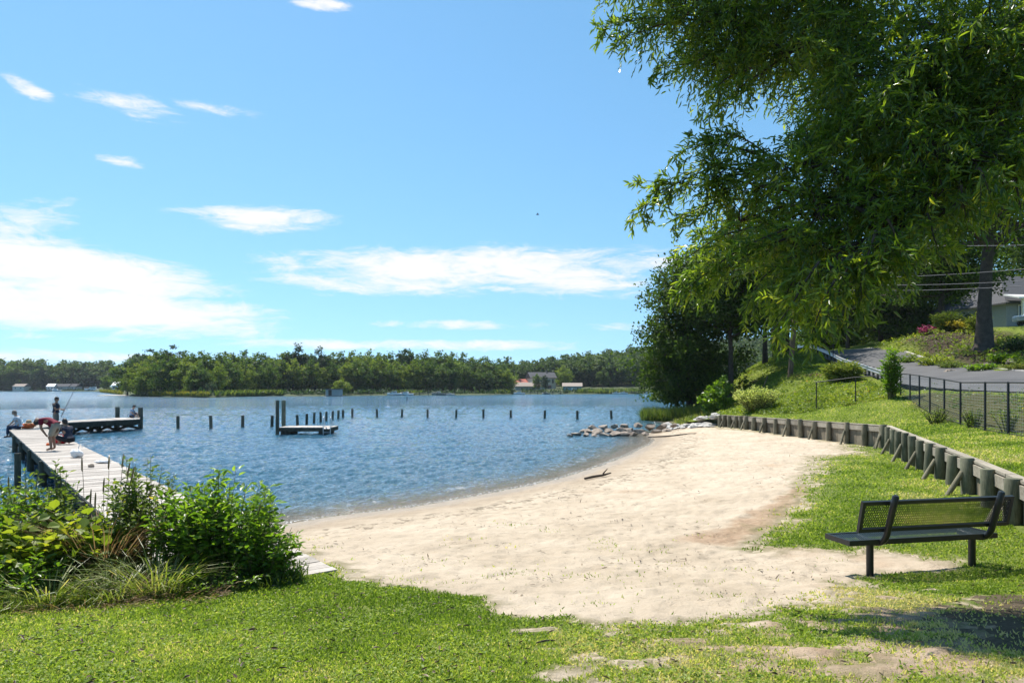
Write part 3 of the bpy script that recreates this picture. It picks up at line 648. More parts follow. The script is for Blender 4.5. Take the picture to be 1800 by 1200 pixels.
for off in (.07, Wp - .07):
    a = base + PN * off; g.beam(a + [0, 0, -.17], a + PD * (Lm - .05) + [0, 0, -.17], .08, .24)
for P in (inner[1:], outer):
    for a, b in zip(P, P[1:]): g.beam(a + [0, 0, -.19], b + [0, 0, -.19], .08, .28)
g.obj('stringer', MT['darkwood'], PR)
def pier_post(p, zt, r=.12, m='piling'):
    G().tube([[p[0], p[1], -1.6], [p[0], p[1], 0], [p[0], p[1], zt - .02], [p[0], p[1], zt]], [r, r, r, r * .9], 12, True, rg.random()).obj('post', MT[m], PR, True)
def brace_(a, b, w, h): G().beam(a, b, w, h).obj('cross_brace', MT['darkwood'], PR)
for d in np.arange(7.5, Lm, 4.4):
    a = base + PD * d + PN * .02; b = base + PD * d + PN * (Wp - .02)
    pier_post(a, DZ - .05, .1); pier_post(b, DZ - .05, .1); brace_(a + [0, 0, -.36], b + [0, 0, -.36], .08, .2)
    brace_(a + PN * .1 + [0, 0, -.45], b - PN * .1 + [0, 0, -.9], .06, .14)
pier_post(at(31, 800, 18.0), 1.07, .075)
arm = [(128, 761), (160, 757.5), (174, 757), (204, 756), (247, 753.6)]
ap = [on_z(x, y, 0) for x, y in arm]
for i, p in enumerate(ap):
    pier_post(p, CZ + (HY - 716) / F * p[1] if i == 4 else DZ - .05, .15 if i == 4 else .13)
    if i:
        q = ap[i - 1]; brace_(q + [0, 0, .05], p + [0, 0, .45], .07, .16); brace_(q + [0, -.09, .45], p + [0, -.09, .05], .07, .16)
for (px, py) in ((206.5, 752.5),): p = on_z(px, py, 0); pier_post(p, CZ + (HY - 715) / F * p[1], .14)


# ------------------------------------------------------------------ fence, gate bay, guard rail, pole and cables
FE = thing('wire_fence', 'black wire mesh fence with slim posts running along the upper lawn below the road', 'fence', fence_pts[4])
fp = [np.array(p) for p in fence_pts]; d0 = norm(fp[0] - fp[1])
fp = [fp[0] + d0 * 2.25 * k * np.array([1, 1, 0]) for k in (3, 2, 1)] + fp
for p in fp[:3]: p[2] = float(up(np.array([p[0]]), np.array([p[1]]))[0])
for p in fp[3:]: p[2] = min(p[2], float(up(np.array([p[0]]), np.array([p[1]]))[0]) + .05)
FH = 1.5; tops = [2.92, 2.92, 2.92] + [CZ + (HY - y_) / F * p[1] for p, y_ in zip(fp[3:], (672, 672, 672, 667, 663, 660, 658, 657))]
for p, z in zip(fp, tops): G().tube([p + [0, 0, -.3], [p[0], p[1], z - .01], [p[0], p[1], z + .03]], [.034, .034, .022], 8).obj('post', MT['fencemetal'], FE, True)
gr, gm = G(), G()
for a, b, za, zb2 in zip(fp, fp[1:], tops, tops[1:]):
    A_, B2 = np.array([a[0], a[1], za]), np.array([b[0], b[1], zb2]); gr.tube([A_, B2], .022, 8); gr.tube([a + [0, 0, .06], b + [0, 0, .06]], .012, 6)
    L = np.linalg.norm(b - a); e = [0.03, -.02, 0]
    for k in np.linspace(.04, .985, 17): gm.tube([a + (A_ - a) * k + e, (a + b) / 2 + ((A_ + B2) / 2 - (a + b) / 2) * k + e + rg.normal(0, .006, 3), b + (B2 - b) * k + e], .0032, 3, False)
    for k in np.arange(.06, L, .16) / L: p = a + (b - a) * k + e; q = A_ + (B2 - A_) * k + e; gm.tube([p, q], .0022, 3, False)
gr.obj('rail', MT['fencemetal'], FE, True); gm.obj('wire_mesh', MT['galv'], FE)
GB = thing('fence_frame', 'open black pipe frame with two posts at the far end of the wire fence', 'fence', at(1504, 706, 35))
q = [(1435, 711, 671.5, 36.5), (1504, 705, 663, 35), (1580, 697, 657.5, 33.9)]
tp = []
for px, b_, t_, D_ in q:
    a = at(px, b_, D_); a[2] = float(up(np.array([a[0]]), np.array([a[1]]))[0]); tt_ = at(px, t_, D_); tp.append(tt_)
    if px < 1570: G().tube([a + [0, 0, -.3], tt_], .03, 8).obj('post', MT['fencemetal'], GB, True)
G().tube(tp, .024, 8).obj('rail', MT['fencemetal'], GB, True)
# guard rail
GRL = thing('guard_rail', 'long low steel guard rail on short posts along the water side of the road', 'guard rail', (25.5, 50, 3.7))
gp_ = [np.array([(1582 - CX) / F * 36.5, 36.5]), np.array([(1545 - CX) / F * 43, 43.0]), np.array([(1507 - CX) / F * 50.5, 50.5]), np.array([(1466 - CX) / F * 59, 59.0]), np.array([(1432 - CX) / F * 67, 67.0]), np.array([(1401 - CX) / F * 75, 75.0])]
sg = np.r_[0, np.cumsum([np.linalg.norm(b - a) for a, b in zip(gp_, gp_[1:])])]
gpt = [np.array([np.interp(s, sg, [p[i] for p in gp_]) for i in range(2)]) for s in np.arange(0, sg[-1], 1.45)]
gz = list(np.convolve(np.pad([float(up(np.array([p[0]]), np.array([p[1]]))[0]) for p in gpt], 5, 'edge'), np.ones(11) / 11, 'valid')); hgt = [min(.62, .18 + .25 * i) for i in range(len(gpt))]
prof = [(-.155, 0), (-.12, .05), (-.07, .05), (-.03, 0), (.03, 0), (.07, .05), (.12, .05), (.155, 0)]
V = []; 
for i, (p, z) in enumerate(zip(gpt, gz)):
    d = norm(gpt[min(i + 1, len(gpt) - 1)] - gpt[max(i - 1, 0)]); nn = np.array([-d[1], d[0]])
    for off in (0, -.012):
        V += [(p[0] + nn[0] * (a + .09 + off), p[1] + nn[1] * (a + .09 + off), z + hgt[i] + h_) for h_, a in prof]
    s_ = MT['galv']
    if i > 1: G().box((p[0], p[1], z + (hgt[i] + .17) / 2 - .1), (.14, .12, hgt[i] + .37), math.atan2(d[1], d[0])).obj('post', MT['darkwood'], GRL)
V = np.array(V).reshape(len(gpt), 2, 8, 3); g = G()
for s in (0, 1):
    W_ = V[:, s].reshape(-1, 3); i = np.arange(len(gpt) - 1)[:, None] * 8; j = np.arange(7); Q = np.stack([i + j, i + j + 1, i + 8 + j + 1, i + 8 + j], -1).reshape(-1, 4)
    g.add(W_, Q if s == 0 else Q[:, ::-1])
g.obj('beam', MT['galv'], GRL, True)
# utility pole and cables
pb_ = at(1388, 660, 50); pb_[2] = float(up(np.array([pb_[0]]), np.array([pb_[1]]))[0]); ptop = pb_ + np.array([.95, .2, 10.4])
UPO = thing('utility_pole', 'leaning brown utility pole on the grassy bank below the guard rail', 'utility pole', pb_)
g = G(); g.tube([pb_ + [0, 0, -.5], pb_ * .5 + ptop * .5, ptop], [.19, .165, .14], 12, True, .7); g.obj('pole', MT['pole'], UPO, True)
g = G(); g.box(pb_ + (ptop - pb_) * .12 + [0, -.2, 0], (.16, .012, .2)); g.obj('plate', MT['white'], UPO)
g = G(); c = ptop - np.array([0, 0, .5]); g.beam(c + [-1.0, .0, 0] + np.array([0, -.2, 0]), c + [1.0, -.2, 0], .1, .12); g.obj('crossarm', MT['pole'], UPO)
for i, (zt, xr_, yr_, lab) in enumerate(((.97, 1800, 431, 'topmost overhead cable'), (.70, 1800, 473, 'second overhead cable from the top'), (.66, 1800, 493.5, 'third overhead cable from the top'), (.62, 1800, 502.5, 'lowest overhead cable'))):
    a = pb_ + (ptop - pb_) * zt + np.array([.15, -.18, 0]); b0 = at(xr_, yr_, 32); b = a + (b0 - a) * 1.5
    pts = [a + (b - a) * k - np.array([0, 0, .5 * 4 * k * (1 - k)]) + np.array([0, 0, .5 * 4 * (2 / 3) * (1 / 3)]) * k / (2 / 3) * 1.0 for k in np.linspace(0, 1, 30)]
    tag(G().tube(pts, .017, 5).obj('cable', MT['cable'], None, True), lab + ' strung from the leaning pole towards the house', 'cable', 'overhead cables')
p = at(1464.5, 640, 58); p[2] = float(up(np.array([p[0]]), np.array([p[1]]))[0])
tag(G().tube([p + [0, 0, -.2], p + [0, 0, 2.6]], .035, 8).obj('marker_pole', MT['fencemetal']), 'thin dark upright pole at the edge of the road by the guard rail', 'pole')
a = at(1334, 683, 50); a[2] = float(up(np.array([a[0]]), np.array([a[1]]))[0]); 
tag(G().tube([a, a + np.array([.75, .3, 1.6])], .035, 7, True, .5).obj('stake', MT['bark_grey']), 'thin grey stick leaning on the grassy bank left of the utility pole', 'stick')

# ------------------------------------------------------------------ buildings
def windows(parent, spots, w, h, ax, out, frame_m='white'):
    for c in spots:
        c = np.asarray(c, float); g = G(); q = out * .05; t_ = .1
        for s in (-1, 1):
            g.box(c + ax * s * (w / 2 - t_ / 2) + q, (t_, .06, h), math.atan2(ax[1], ax[0])); g.box(c + np.array([0, 0, s * (h / 2 - t_ / 2)]) + q, (w - 2 * t_, .06, t_), math.atan2(ax[1], ax[0]))
        f = g.obj('window', MT[frame_m], parent); G().box(c + out * .03, (w - 2 * t_, .04, h - 2 * t_), math.atan2(ax[1], ax[0])).obj('pane', MT['glass'], f)
def house(name, label, cat, c, rz, W, Dp, H, rh, wall_m, roof_m, win=None, chim=False, hip=0.0, over=.4, door=None):
    c = np.asarray(c, float); ax = np.array([math.cos(rz), math.sin(rz), 0]); ay = np.array([-ax[1], ax[0], 0]); T = thing(name, label, cat, c)
    z = lambda h: np.array([0, 0, h]); cn = [c + ax * W / 2 * sx + ay * Dp / 2 * sy for sx, sy in ((-1, -1), (1, -1), (1, 1), (-1, 1))]
    g = G(); V = [p - z(1.0) for p in cn] + [p + z(H) for p in cn]; gl, gr_ = c - ax * (W / 2) + z(H + rh * (1 - .08)), c + ax * (W / 2) + z(H + rh * (1 - .08))
    g.add(V + ([gl, gr_] if not hip else []), [[0, 1, 5, 4], [1, 2, 6, 5], [2, 3, 7, 6], [3, 0, 4, 7]])
    if not hip: g.add([V[4], V[7], gl, V[5], V[6], gr_], [[0, 2, 1], [3, 4, 5]])
    g.obj('wall', wall_m, T)
    e = over; k = H - rh * e / (Dp / 2); q = [c + ax * (W / 2 + e) * sx + ay * (Dp / 2 + e) * sy + z(k) for sx, sy in ((-1, -1), (1, -1), (1, 1), (-1, 1))]
    r0, r1 = c - ax * ((W / 2 + e) - hip) + z(H + rh), c + ax * ((W / 2 + e) - hip) + z(H + rh); t_ = z(.16); g = G()
    P = q + [r0, r1]; n = 6; g.add([p + t_ for p in P] + P, [[0, 1, 5, 4], [2, 3, 4, 5], [0 + n, 4 + n, 5 + n, 1 + n], [2 + n, 5 + n, 4 + n, 3 + n], [0, 0 + n, 1 + n, 1], [2, 2 + n, 3 + n, 3]])
    g.add([p + t_ for p in P] + P, [[3, 0, 4], [1, 2, 5], [3 + n, 4 + n, 0 + n], [1 + n, 5 + n, 2 + n]]); g.add([p + t_ for p in P] + P, [[0, 3, 3 + n, n], [2, 1, 1 + n, 2 + n]])
    rf = g.obj('roof', roof_m, T)
    if chim: G().box(c + ax * W * .22 + z(H + rh + .2), (.7, .7, 1.6), rz).obj('chimney', MT['rock'], rf)
    for sx, hz, w_, h_ in (win or []): windows(T, [c + ax * sx - ay * Dp / 2 + z(hz)], w_, h_, ax, -ay)
    if door is not None: G().box(c + ax * door - ay * (Dp / 2 + .03) + z(1.05), (1.0, .08, 2.1), rz).obj('door', MT['white'], T)
    return T, ax, ay
MT['cream'] = mat_flat('cream_siding', (.66, .60, .50), .7); MT['bluegrey'] = mat_flat('bluegrey_siding', (.30, .33, .37), .7); MT['roof_dark'] = mat_plain('roof_dark', (.10, .10, .105), (.055, .055, .06), 14, .85, .2, .4)
MT['roof_red'] = mat_plain('roof_red', (.42, .13, .09), (.3, .09, .07), 6, .8, .2, .2); MT['roof_tan'] = mat_plain('roof_tan', (.36, .30, .25), (.25, .2, .17), 6, .8, .2, .2)
MT['boathouse'] = mat_plain('boathouse_wall', (.42, .45, .44), (.30, .32, .32), 4, .8, .2, .2); MT['teal'] = mat_flat('teal_siding', (.16, .33, .38), .7); MT['navy'] = mat_flat('navy', (.03, .05, .09), .5)
MT['canvas_blue'] = mat_flat('blue_canvas', (.06, .22, .33), .7); MT['sand_far'] = mat_flat('pale_sand', (.5, .42, .33), .9)
def fz(px, D): a = math.atan((px - CX) / F); r = D / math.cos(a); return float(far_h(np.array([a]), np.array([r]))[0])
def far(px, D, z=None): p = at(px, HY, D); p[2] = fz(px, D) if z is None else z; return p
# large house on the far shore
H1, ax, ay = house('lake_house', 'cream two storey house with a grey roof among trees on the far shore', 'house', far(951, 345, 1.6), .25, 13, 9, 6.2, 2.6, MT['cream'], MT['roof_dark'], [(-4, 4.6, 1.3, 1.4), (-1.5, 4.6, 1.3, 1.4), (2.5, 4.6, 2.2, 1.6), (4.8, 4.4, 1.2, 2.2), (-4, 1.7, 1.3, 1.4), (3, 1.7, 2.4, 1.9)], True, 0, .5, 0)
H2, *_ = house('lake_house', 'low wing with a long red roof left of the cream house on the far shore', 'house', far(921, 347, 1.6), .2, 11, 7, 3.8, 1.6, MT['cream'], MT['roof_red'], [(-3, 1.9, 1.2, 1.3), (0, 1.9, 1.2, 1.3)])
H3, *_ = house('garage', 'low grey green shed with a tan roof in front of the cream house', 'shed', far(927, 334, .8), .1, 12, 6, 2.7, 1.7, MT['boathouse'], MT['roof_tan'], [(-3, 1.5, 1.6, 1.0), (2.5, 1.5, 1.6, 1.0)])
H4, *_ = house('cabin', 'small teal cabin with a pale roof close to the water right of the cream house', 'cabin', far(1006, 322, .6), -.1, 8.5, 6, 2.9, 1.4, MT['teal'], MT['roof_tan'], [(-2.6, 1.6, 1.3, 1.2), (2.6, 1.6, 1.3, 1.2)], False, 0, .5, 0)
BH = thing('boathouse', 'square grey flat roofed boathouse standing over the water by the far bank', 'boathouse', far(587.5, 218, .1))
p = far(587.5, 218, 0)
g = G(); g.box(p + [0, 0, 1.2], (4.4, 4, 2.0)); g.obj('wall', MT['boathouse'], BH); G().box(p + [-.1, 0, 2.32], (5.4, 5, .22)).obj('roof', MT['roof_dark'], BH); G().box(p + [0, -.1, .1], (5.4, 5.0, .18)).obj('deck', MT['deck'], BH)
G().box(p + [-.8, -2.03, 1.15], (1.0, .06, 1.8)).obj('door', MT['darkwood'], BH)
for sx in (-2.3, 2.3):
    G().tube([p + [sx, -2.2, -.8], p + [sx, -2.2, .02]], .12, 8).obj('post', MT['piling'], BH)
for px, D_, nm, lab, W, wm, rm in ((38, 529, 'lake_house', 'pale grey house half hidden by trees at the left end of the far shore', 10, 'cream', 'roof_tan'), (106, 530, 'lake_house', 'long low grey house with a dark roof between trees on the far left shore', 20, 'boathouse', 'roof_dark'), (92, 526, 'shed', 'small white shed in front of the trees on the far left shore', 5, 'white', 'white'), (127, 529, 'lake_house', 'low house with a purple grey roof right of the long low grey house', 12, 'boathouse', 'roof_dark'), (207, 395, 'shed', 'small white hut at the tree edge behind the marsh spit', 3.2, 'white', 'white')):
    p = far(px, D_, max(.8, fz(px, D_) * .5)); house(nm, lab, 'house' if 'house' in nm else 'shed', p, rg.uniform(-.2, .2), W, 6, 3.0, 1.8, MT[wm], MT[rm], [(-W * .25, 1.6, 1.4, 1.2), (W * .22, 1.6, 1.4, 1.2)])
# house above the road
HR = at(1808, 578, 72); HR[2] = 9.0
Hh, ax, ay = house('bungalow', 'grey blue bungalow with a dark shingle roof on the rise above the road', 'house', HR + np.array([5.5, 6, 0]), .12, 17, 10, 3.0, 3.3, MT['bluegrey'], MT['roof_dark'], [(-6.5, 1.7, 1.3, 1.7), (-2.2, 1.7, 1.6, 1.6), (1.5, 1.7, 1.6, 1.6)], True, 4.5, .7, -4.4)
for sx in (-7.9, -5.4, -3.0, -.6, 2): G().box(HR + np.array([5.5, 6, 0]) + ax * sx - ay * 6.4 + np.array([0, 0, 1.5]), (.2, .2, 3.0), .12).obj('porch_post', MT['white'], Hh)
g = G(); c = HR + np.array([5.5, 6, 0]); g.add([c + ax * s - ay * o + np.array([0, 0, h]) for s in (-8.9, 5) for o, h in ((5.1, 3.62), (7.0, 3.12), (7.0, 2.96), (5.1, 3.46))], [[0, 4, 5, 1], [1, 5, 6, 2], [2, 6, 7, 3], [0, 1, 2, 3], [7, 6, 5, 4]]); g.obj('porch_roof', MT['white'], Hh)
for h in (.55, 1.0): G().beam(c + ax * -5.3 - ay * 6.4 + np.array([0, 0, h]), c + ax * 1.9 - ay * 6.4 + np.array([0, 0, h]), .06, .06).obj('porch_rail', MT['white'], Hh)
# ------------------------------------------------------------------ leaf patterns
q_ = lambda *f: [np.array(f)]
LANCE = (np.array([(0, 0, 0), (.3, .5, .05), (.68, .36, .03), (1, 0, -.12), (.68, -.36, .03), (.3, -.5, .05)], float), q_((0, 1, 2, 3), (0, 3, 4, 5)))
BROAD = (np.array([(0, 0, 0), (.3, .5, .10), (.66, .42, .05), (1, 0, -.16), (.66, -.42, .05), (.3, -.5, .10)], float), q_((0, 1, 2, 3), (0, 3, 4, 5)))
DIAM = (np.array([(0, 0, 0), (.5, .5, .12), (1, 0, 0), (.5, -.5, .12)], float), q_((0, 1, 2, 3)))
BLADE = (np.array([(0, -.5, 0), (0, .5, 0), (.55, .36, .08), (.55, -.36, .08), (1, 0, .34)], float), [np.array([(0, 1, 2, 3)]), np.array([(3, 2, 4)])])
ARC = (np.array([(0, -.4, 0), (0, .4, 0), (.4, .5, .06), (.4, -.5, .06), (.72, .38, .26), (.72, -.38, .26), (.93, 0, .6)], float), [np.array([(0, 1, 2, 3), (3, 2, 4, 5)]), np.array([(5, 4, 6)])])
MT['oakleaf'] = mat_leaf('oak_leaf', [(0, (.026, .055, .011)), (.5, (.080, .135, .017)), (.84, (.185, .235, .03)), (1, (.32, .31, .045))], .45, (3.1, 3.0, 1.0), .32, .65)
MT['treeleaf'] = mat_leaf('tree_leaf', [(0, (.022, .042, .009)), (.5, (.046, .082, .014)), (1, (.095, .14, .022))], .36, (2.4, 2.4, .8), .62, .2, .3)
MT['farleaf'] = mat_leaf('far_leaf', [(0, (.034, .066, .020)), (.45, (.064, .112, .026)), (.8, (.115, .165, .032)), (1, (.18, .21, .04))], .36, (1.9, 2.0, .9), .6, .25, .45)
MT['farleaf_dark'] = mat_leaf('far_leaf_dark', [(0, (.022, .048, .022)), (.6, (.042, .078, .03)), (1, (.07, .115, .035))], .25, (1.7, 1.8, .9), .6, .25, .3)
MT['farleaf_bright'] = mat_leaf('far_leaf_bright', [(0, (.085, .135, .022)), (.5, (.15, .20, .03)), (1, (.24, .26, .05))], .35, (1.8, 1.9, .8), .6, .25, .3)
MT['woodleaf'] = mat_leaf('wood_leaf', [(0, (.040, .072, .028)), (.5, (.068, .108, .036)), (1, (.13, .165, .045))], .28, (1.8, 1.9, .9), .6, .2, 0)
MT['bushleaf'] = mat_leaf('bush_leaf', [(0, (.045, .095, .012)), (.5, (.095, .17, .02)), (1, (.18, .25, .035))], .45, (2.2, 2.3, .7), .38, .45)
MT['vineleaf'] = mat_leaf('vine_leaf', [(0, (.08, .13, .02)), (.6, (.17, .22, .03)), (.9, (.28, .29, .04)), (1, (.46, .38, .04))], .45, (2.0, 2.0, .7), .45, .4)
MT['weedleaf'] = mat_leaf('weed_leaf', [(0, (.045, .085, .018)), (.6, (.10, .15, .028)), (.92, (.18, .21, .04)), (1, (.48, .35, .04))], .4, (2.0, 2.0, .7), .45, .4)
MT['grass'] = mat_leaf('grass_blade', [(0, (.095, .155, .018)), (.45, (.215, .295, .045)), (.8, (.34, .385, .08)), (1, (.52, .45, .24))], .46, (1.8, 1.8, .9), .5, .3)
MT['drygrass'] = mat_leaf('dry_grass', [(0, (.13, .08, .04)), (.5, (.24, .16, .085)), (1, (.40, .30, .18))], .3, (1.3, 1.2, .9), .7, .2)
MT['longgrass'] = mat_leaf('long_grass', [(0, (.07, .11, .02)), (.5, (.15, .20, .035)), (.85, (.26, .28, .09)), (1, (.44, .38, .22))], .4, (1.7, 1.7, .7), .42, .4)
MT['marsh'] = mat_leaf('marsh_grass', [(0, (.13, .15, .02)), (.5, (.22, .22, .03)), (1, (.32, .28, .06))], .3, (1.3, 1.3, .6), .7, .2)
MT['reedgreen'] = mat_leaf('reed_green', [(0, (.05, .09, .02)), (.5, (.10, .155, .03)), (1, (.2, .22, .07))], .35, (1.7, 1.7, .7), .6, .2)
MT['cover'] = mat_leaf('cover_leaf', [(0, (.09, .14, .016)), (.5, (.19, .25, .028)), (.92, (.30, .33, .055)), (1, (.33, .22, .10))], .4, (1.7, 1.7, .6), .5, .3)
MT['variegated'] = mat_leaf('variegated_leaf', [(0, (.16, .24, .05)), (.5, (.40, .46, .15)), (1, (.72, .72, .36))], .4, (1.5, 1.5, .7), .5, .3)
MT['stem'] = mat_flat('green_stem', (.10, .10, .03), .7); MT['drystem'] = mat_flat('dry_stem', (.22, .14, .07), .8); MT['seedhead'] = mat_flat('seed_head', (.30, .19, .09), .95)
MT['pink'] = mat_leaf('pink_flower', [(0, (.18, .02, .07)), (1, (.42, .05, .15))], .3, (1.2, 1.2, 1.2)); MT['yellow'] = mat_leaf('yellow_leaf', [(0, (.30, .24, .03)), (1, (.55, .46, .05))], .35, (1.2, 1.2, .8))
def rdir(r, n): return norm(r.normal(size=(n, 3)))

# ------------------------------------------------------------------ big oak hanging into the picture
r = np.random.default_rng(11)
OK = thing('oak_tree', 'large oak with narrow glossy leaves whose branches hang in over the bench', 'tree', (8.3, 6.4, float(low(np.array([8.3]), np.array([6.4]))[0])))
oz = OK.location[2]
blobs = [(1290, 40, 8.6, .70), (1205, 25, 8.6, .48), (1385, 95, 8.6, .75), (1265, 115, 8.6, .40), (1460, 40, 8.8, 1.0), (1330, -60, 8.8, .95), (1560, -60, 9, 1.2), (1200, -70, 8.8, .7),
    (1485, 215, 7.8, .72), (1425, 285, 7.6, .55), (1565, 200, 7.6, .9), (1650, 120, 7.5, 1.0), (1760, 60, 7.5, 1.0), (1620, 300, 7.2, .75), (1520, 330, 7.2, .6), (1440, 375, 7.2, .45), (1720, 240, 7.3, .85), (1800, 180, 7.3, .9),
    (1700, 325, 6.8, .42), (1610, 405, 6.9, .47), (1505, 435, 6.9, .47), (1790, 290, 6.8, .46), (1400, 435, 7.4, .36), (1330, 330, 8.2, .48), (1255, 318, 8.2, .32), (1345, 400, 8.0, .34), (1300, 390, 8.1, .25),
    (1460, 470, 6.7, .26), (1400, 500, 7.0, .22), (1640, 400, 6.8, .3), (1180, -120, 9.4, .9), (1290, -160, 9.4, 1.0), (1400, -130, 9.2, 1.0), (1490, 110, 8.2, .6), (1090, -120, 8.8, .75), (1180, -180, 9.0, 1.0), (1300, -240, 9.2, 1.1), (1420, -220, 9.2, 1.1), (1240, -90, 8.7, .7), (1130, -70, 8.6, .42), (1350, -110, 8.8, .9)]
KD = .86
blobs = [(x, y - (45 if x > 1550 and y > 250 else 0), D, q) for x, y, D, q in blobs]
B_l = [(at(x, y, D * KD), rad * KD) for x, y, D, rad in blobs] + [(at(x + 25, y - 10, D * KD + 1.0), rad * .95) for x, y, D, rad in blobs if rad >= .6 and y > -50] + [(np.array(p), q) for p, q in (((7.6, 7, 9.3), 1.8), ((5.6, 6.9, 8.9), 1.5), ((6.2, 5.4, 7.6), 1.4), ((8.8, 6, 7.2), 1.7), ((9.6, 8, 8), 1.6), ((7, 8.6, 8.8), 1.5), ((4.6, 8.0, 8.9), 1.3), ((7.3, 5, 5.9), 1.1), ((9.2, 5, 6.2), 1.4), ((8.2, 8.6, 6.6), 1.2), ((6.9, 7.2, 7.2), 1.3))]
gw_, gl_ = G(), G()
trunk = [(8.3, 6.4, oz - .3), (8.3, 6.4, oz), (8.22, 6.42, oz + 1.3), (8.1, 6.5, oz + 2.8), (7.9, 6.55, oz + 4.5), (7.6, 6.8, oz + 6.6), (7.5, 6.9, oz + 8.5)]
gw_.tube(trunk, [.52, .42, .33, .30, .24, .16, .08], 14)
tw_p, tw_d, tw_l = [], [], []
CB = np.array([c for c, _ in B_l]); pick_ = [int(np.argmin(CB[:, 0]))]            # main limbs reach for the outlying parts of the crown
for _ in range(7): pick_.append(int(np.argmax(np.min(np.linalg.norm(CB[:, None] - CB[pick_][None], axis=2), axis=1))))
PL = []
for i, b in enumerate(pick_):
    e = CB[b]; h0 = np.array(trunk[3]) + (np.array(trunk[5]) - np.array(trunk[3])) * np.clip((e[2] - 3.2) / 5, .3, 1); m0 = (h0 + e) / 2 + np.array([0, 0, 1.2 - .1 * i]); ks = np.linspace(0, 1, 30)[:, None]
    P = h0 * (1 - ks) ** 2 + 2 * m0 * ks * (1 - ks) + e * ks ** 2 + np.c_[np.sin(ks * 7 + i), np.cos(ks * 6 + 2 * i), np.sin(ks * 8 + 3 * i)] * .07 * np.sin(ks * math.pi); PL.append(P); gw_.tube(P, np.linspace(.13, .018, 30), 9)
PL = np.array(PL)
for k, (c, rad) in enumerate(B_l):
    q = PL[:, :26].reshape(-1, 3); dq = np.linalg.norm(q - c, axis=1) + .35 * np.maximum(0, q[:, 2] - c[2] - .3); hs = q[np.argmin(dq)]
    mid = (hs + c) / 2 + np.array([0, 0, .22 * np.linalg.norm(c - hs)]) + r.normal(0, .12, 3); ks = np.linspace(0, 1, 9)[:, None]
    P = hs * (1 - ks) ** 2 + 2 * mid * ks * (1 - ks) + c * ks ** 2 + np.sin(ks * 9 + k) * .03
    gw_.tube(P, np.linspace(.034 if k < len(blobs) else .05, .007, 9), 7)
    n = int((230 if (k < len(blobs) and blobs[k][1] < -85) else 430 if k < len(blobs) else 200 if k < len(B_l) - 11 else 150) * rad ** 1.9) + 26
    ns = max(4, n // 11); sc_d = rdir(r, ns); sc_c = c + sc_d * (rad * (r.random(ns) ** .42) * .95)[:, None] * np.array([1, 1, .82]); wh = r.integers(ns, size=n)
    d = norm(sc_d[wh] * .6 + rdir(r, n)); p = sc_c[wh] + rdir(r, n) * (r.random(n) ** .6 * (.10 + .16 * rad))[:, None]
    tdir = norm(d * .8 + np.array([-.35, .1, -.45]) + r.normal(0, .45, (n, 3)))
    tw_p.append(p); tw_d.append(tdir); tw_l.append(r.uniform(.22, .44, n))
    for j in r.choice(n, min(n, 14 if k < len(blobs) else 4), False): gw_.tube([c, (c + p[j]) / 2 + r.normal(0, .05, 3), p[j]], [.012, .008, .004], 4, False)
sprays = [[(1260, 40, 8.4), (1130, 42, 8.3), (1052, 52, 8.2)], [(1180, 40, 8.3), (1120, 70, 8.2), (1070, 72, 8.2)], [(1300, 90, 8.4), (1210, 122, 8.3), (1150, 122, 8.2)], [(1320, 120, 8.3), (1260, 160, 8.2), (1237, 198, 8.2)], [(1340, 130, 8.3), (1300, 165, 8.2), (1268, 178, 8.2)],
    [(1400, 290, 7.9), (1260, 300, 8.1), (1170, 340, 8.1), (1110, 384, 8.1)], [(1350, 300, 8), (1220, 335, 8.1), (1130, 318, 8.1)], [(1330, 270, 8), (1250, 262, 8.1), (1190, 268, 8.1)], [(1360, 280, 8), (1290, 245, 8.1), (1240, 240, 8.1)], [(1300, 350, 8.1), (1230, 375, 8.1), (1190, 385, 8.1)],
    [(1420, 390, 7), (1300, 450, 7), (1198, 515, 7)], [(1380, 420, 7.1), (1280, 480, 7), (1212, 492, 7)], [(1330, 400, 7.4), (1260, 430, 7.3), (1205, 455, 7.3)], [(1440, 460, 6.5), (1395, 545, 6.4), (1352, 590, 6.4)], [(1470, 490, 6.3), (1440, 560, 6.2), (1425, 592, 6.2)], [(1500, 450, 6.4), (1470, 540, 6.3), (1462, 570, 6.3)], [(1560, 430, 6.4), (1580, 490, 6.4), (1590, 520, 6.4)],
    [(1630, 420, 6.5), (1640, 470, 6.4), (1655, 500, 6.4)], [(1400, 450, 6.9), (1340, 500, 6.9), (1310, 545, 6.9)], [(1420, 470, 6.7), (1390, 510, 6.7), (1370, 560, 6.7)], [(1540, 450, 6.4), (1510, 520, 6.3), (1520, 556, 6.3)], [(1720, 340, 6.3), (1735, 385, 6.2), (1748, 410, 6.2)], [(1690, 370, 6.4), (1690, 410, 6.4), (1700, 435, 6.4)], [(1780, 360, 6.2), (1790, 400, 6.2), (1796, 420, 6.2)]]
for S in sprays:
    P = np.array([at(s[0], s[1] - (45 if s[0] > 1530 else 0), s[2] * KD) for s in S]); kk = np.r_[0, np.cumsum(np.linalg.norm(np.diff(P, axis=0), axis=1))]; L = kk[-1]; n = int(L / .030)
    s = np.linspace(0, L, n); Q = np.array([np.interp(s, kk, P[:, i]) for i in range(3)]).T; Q[:, 2] += .06 * np.sin(s / L * math.pi)
    gw_.tube(Q[::4], np.linspace(.012, .003, len(Q[::4])), 5, False)
    T = norm(np.gradient(Q, axis=0)); d = norm(T * .8 + r.normal(0, .55, (n, 3)) + [0, 0, -.1])
    tw_p.append(Q + r.normal(0, .03, (n, 3))); tw_d.append(d); tw_l.append((.12 + .26 * (1 - s / L) ** .6) * r.uniform(.6, 1.3, n))
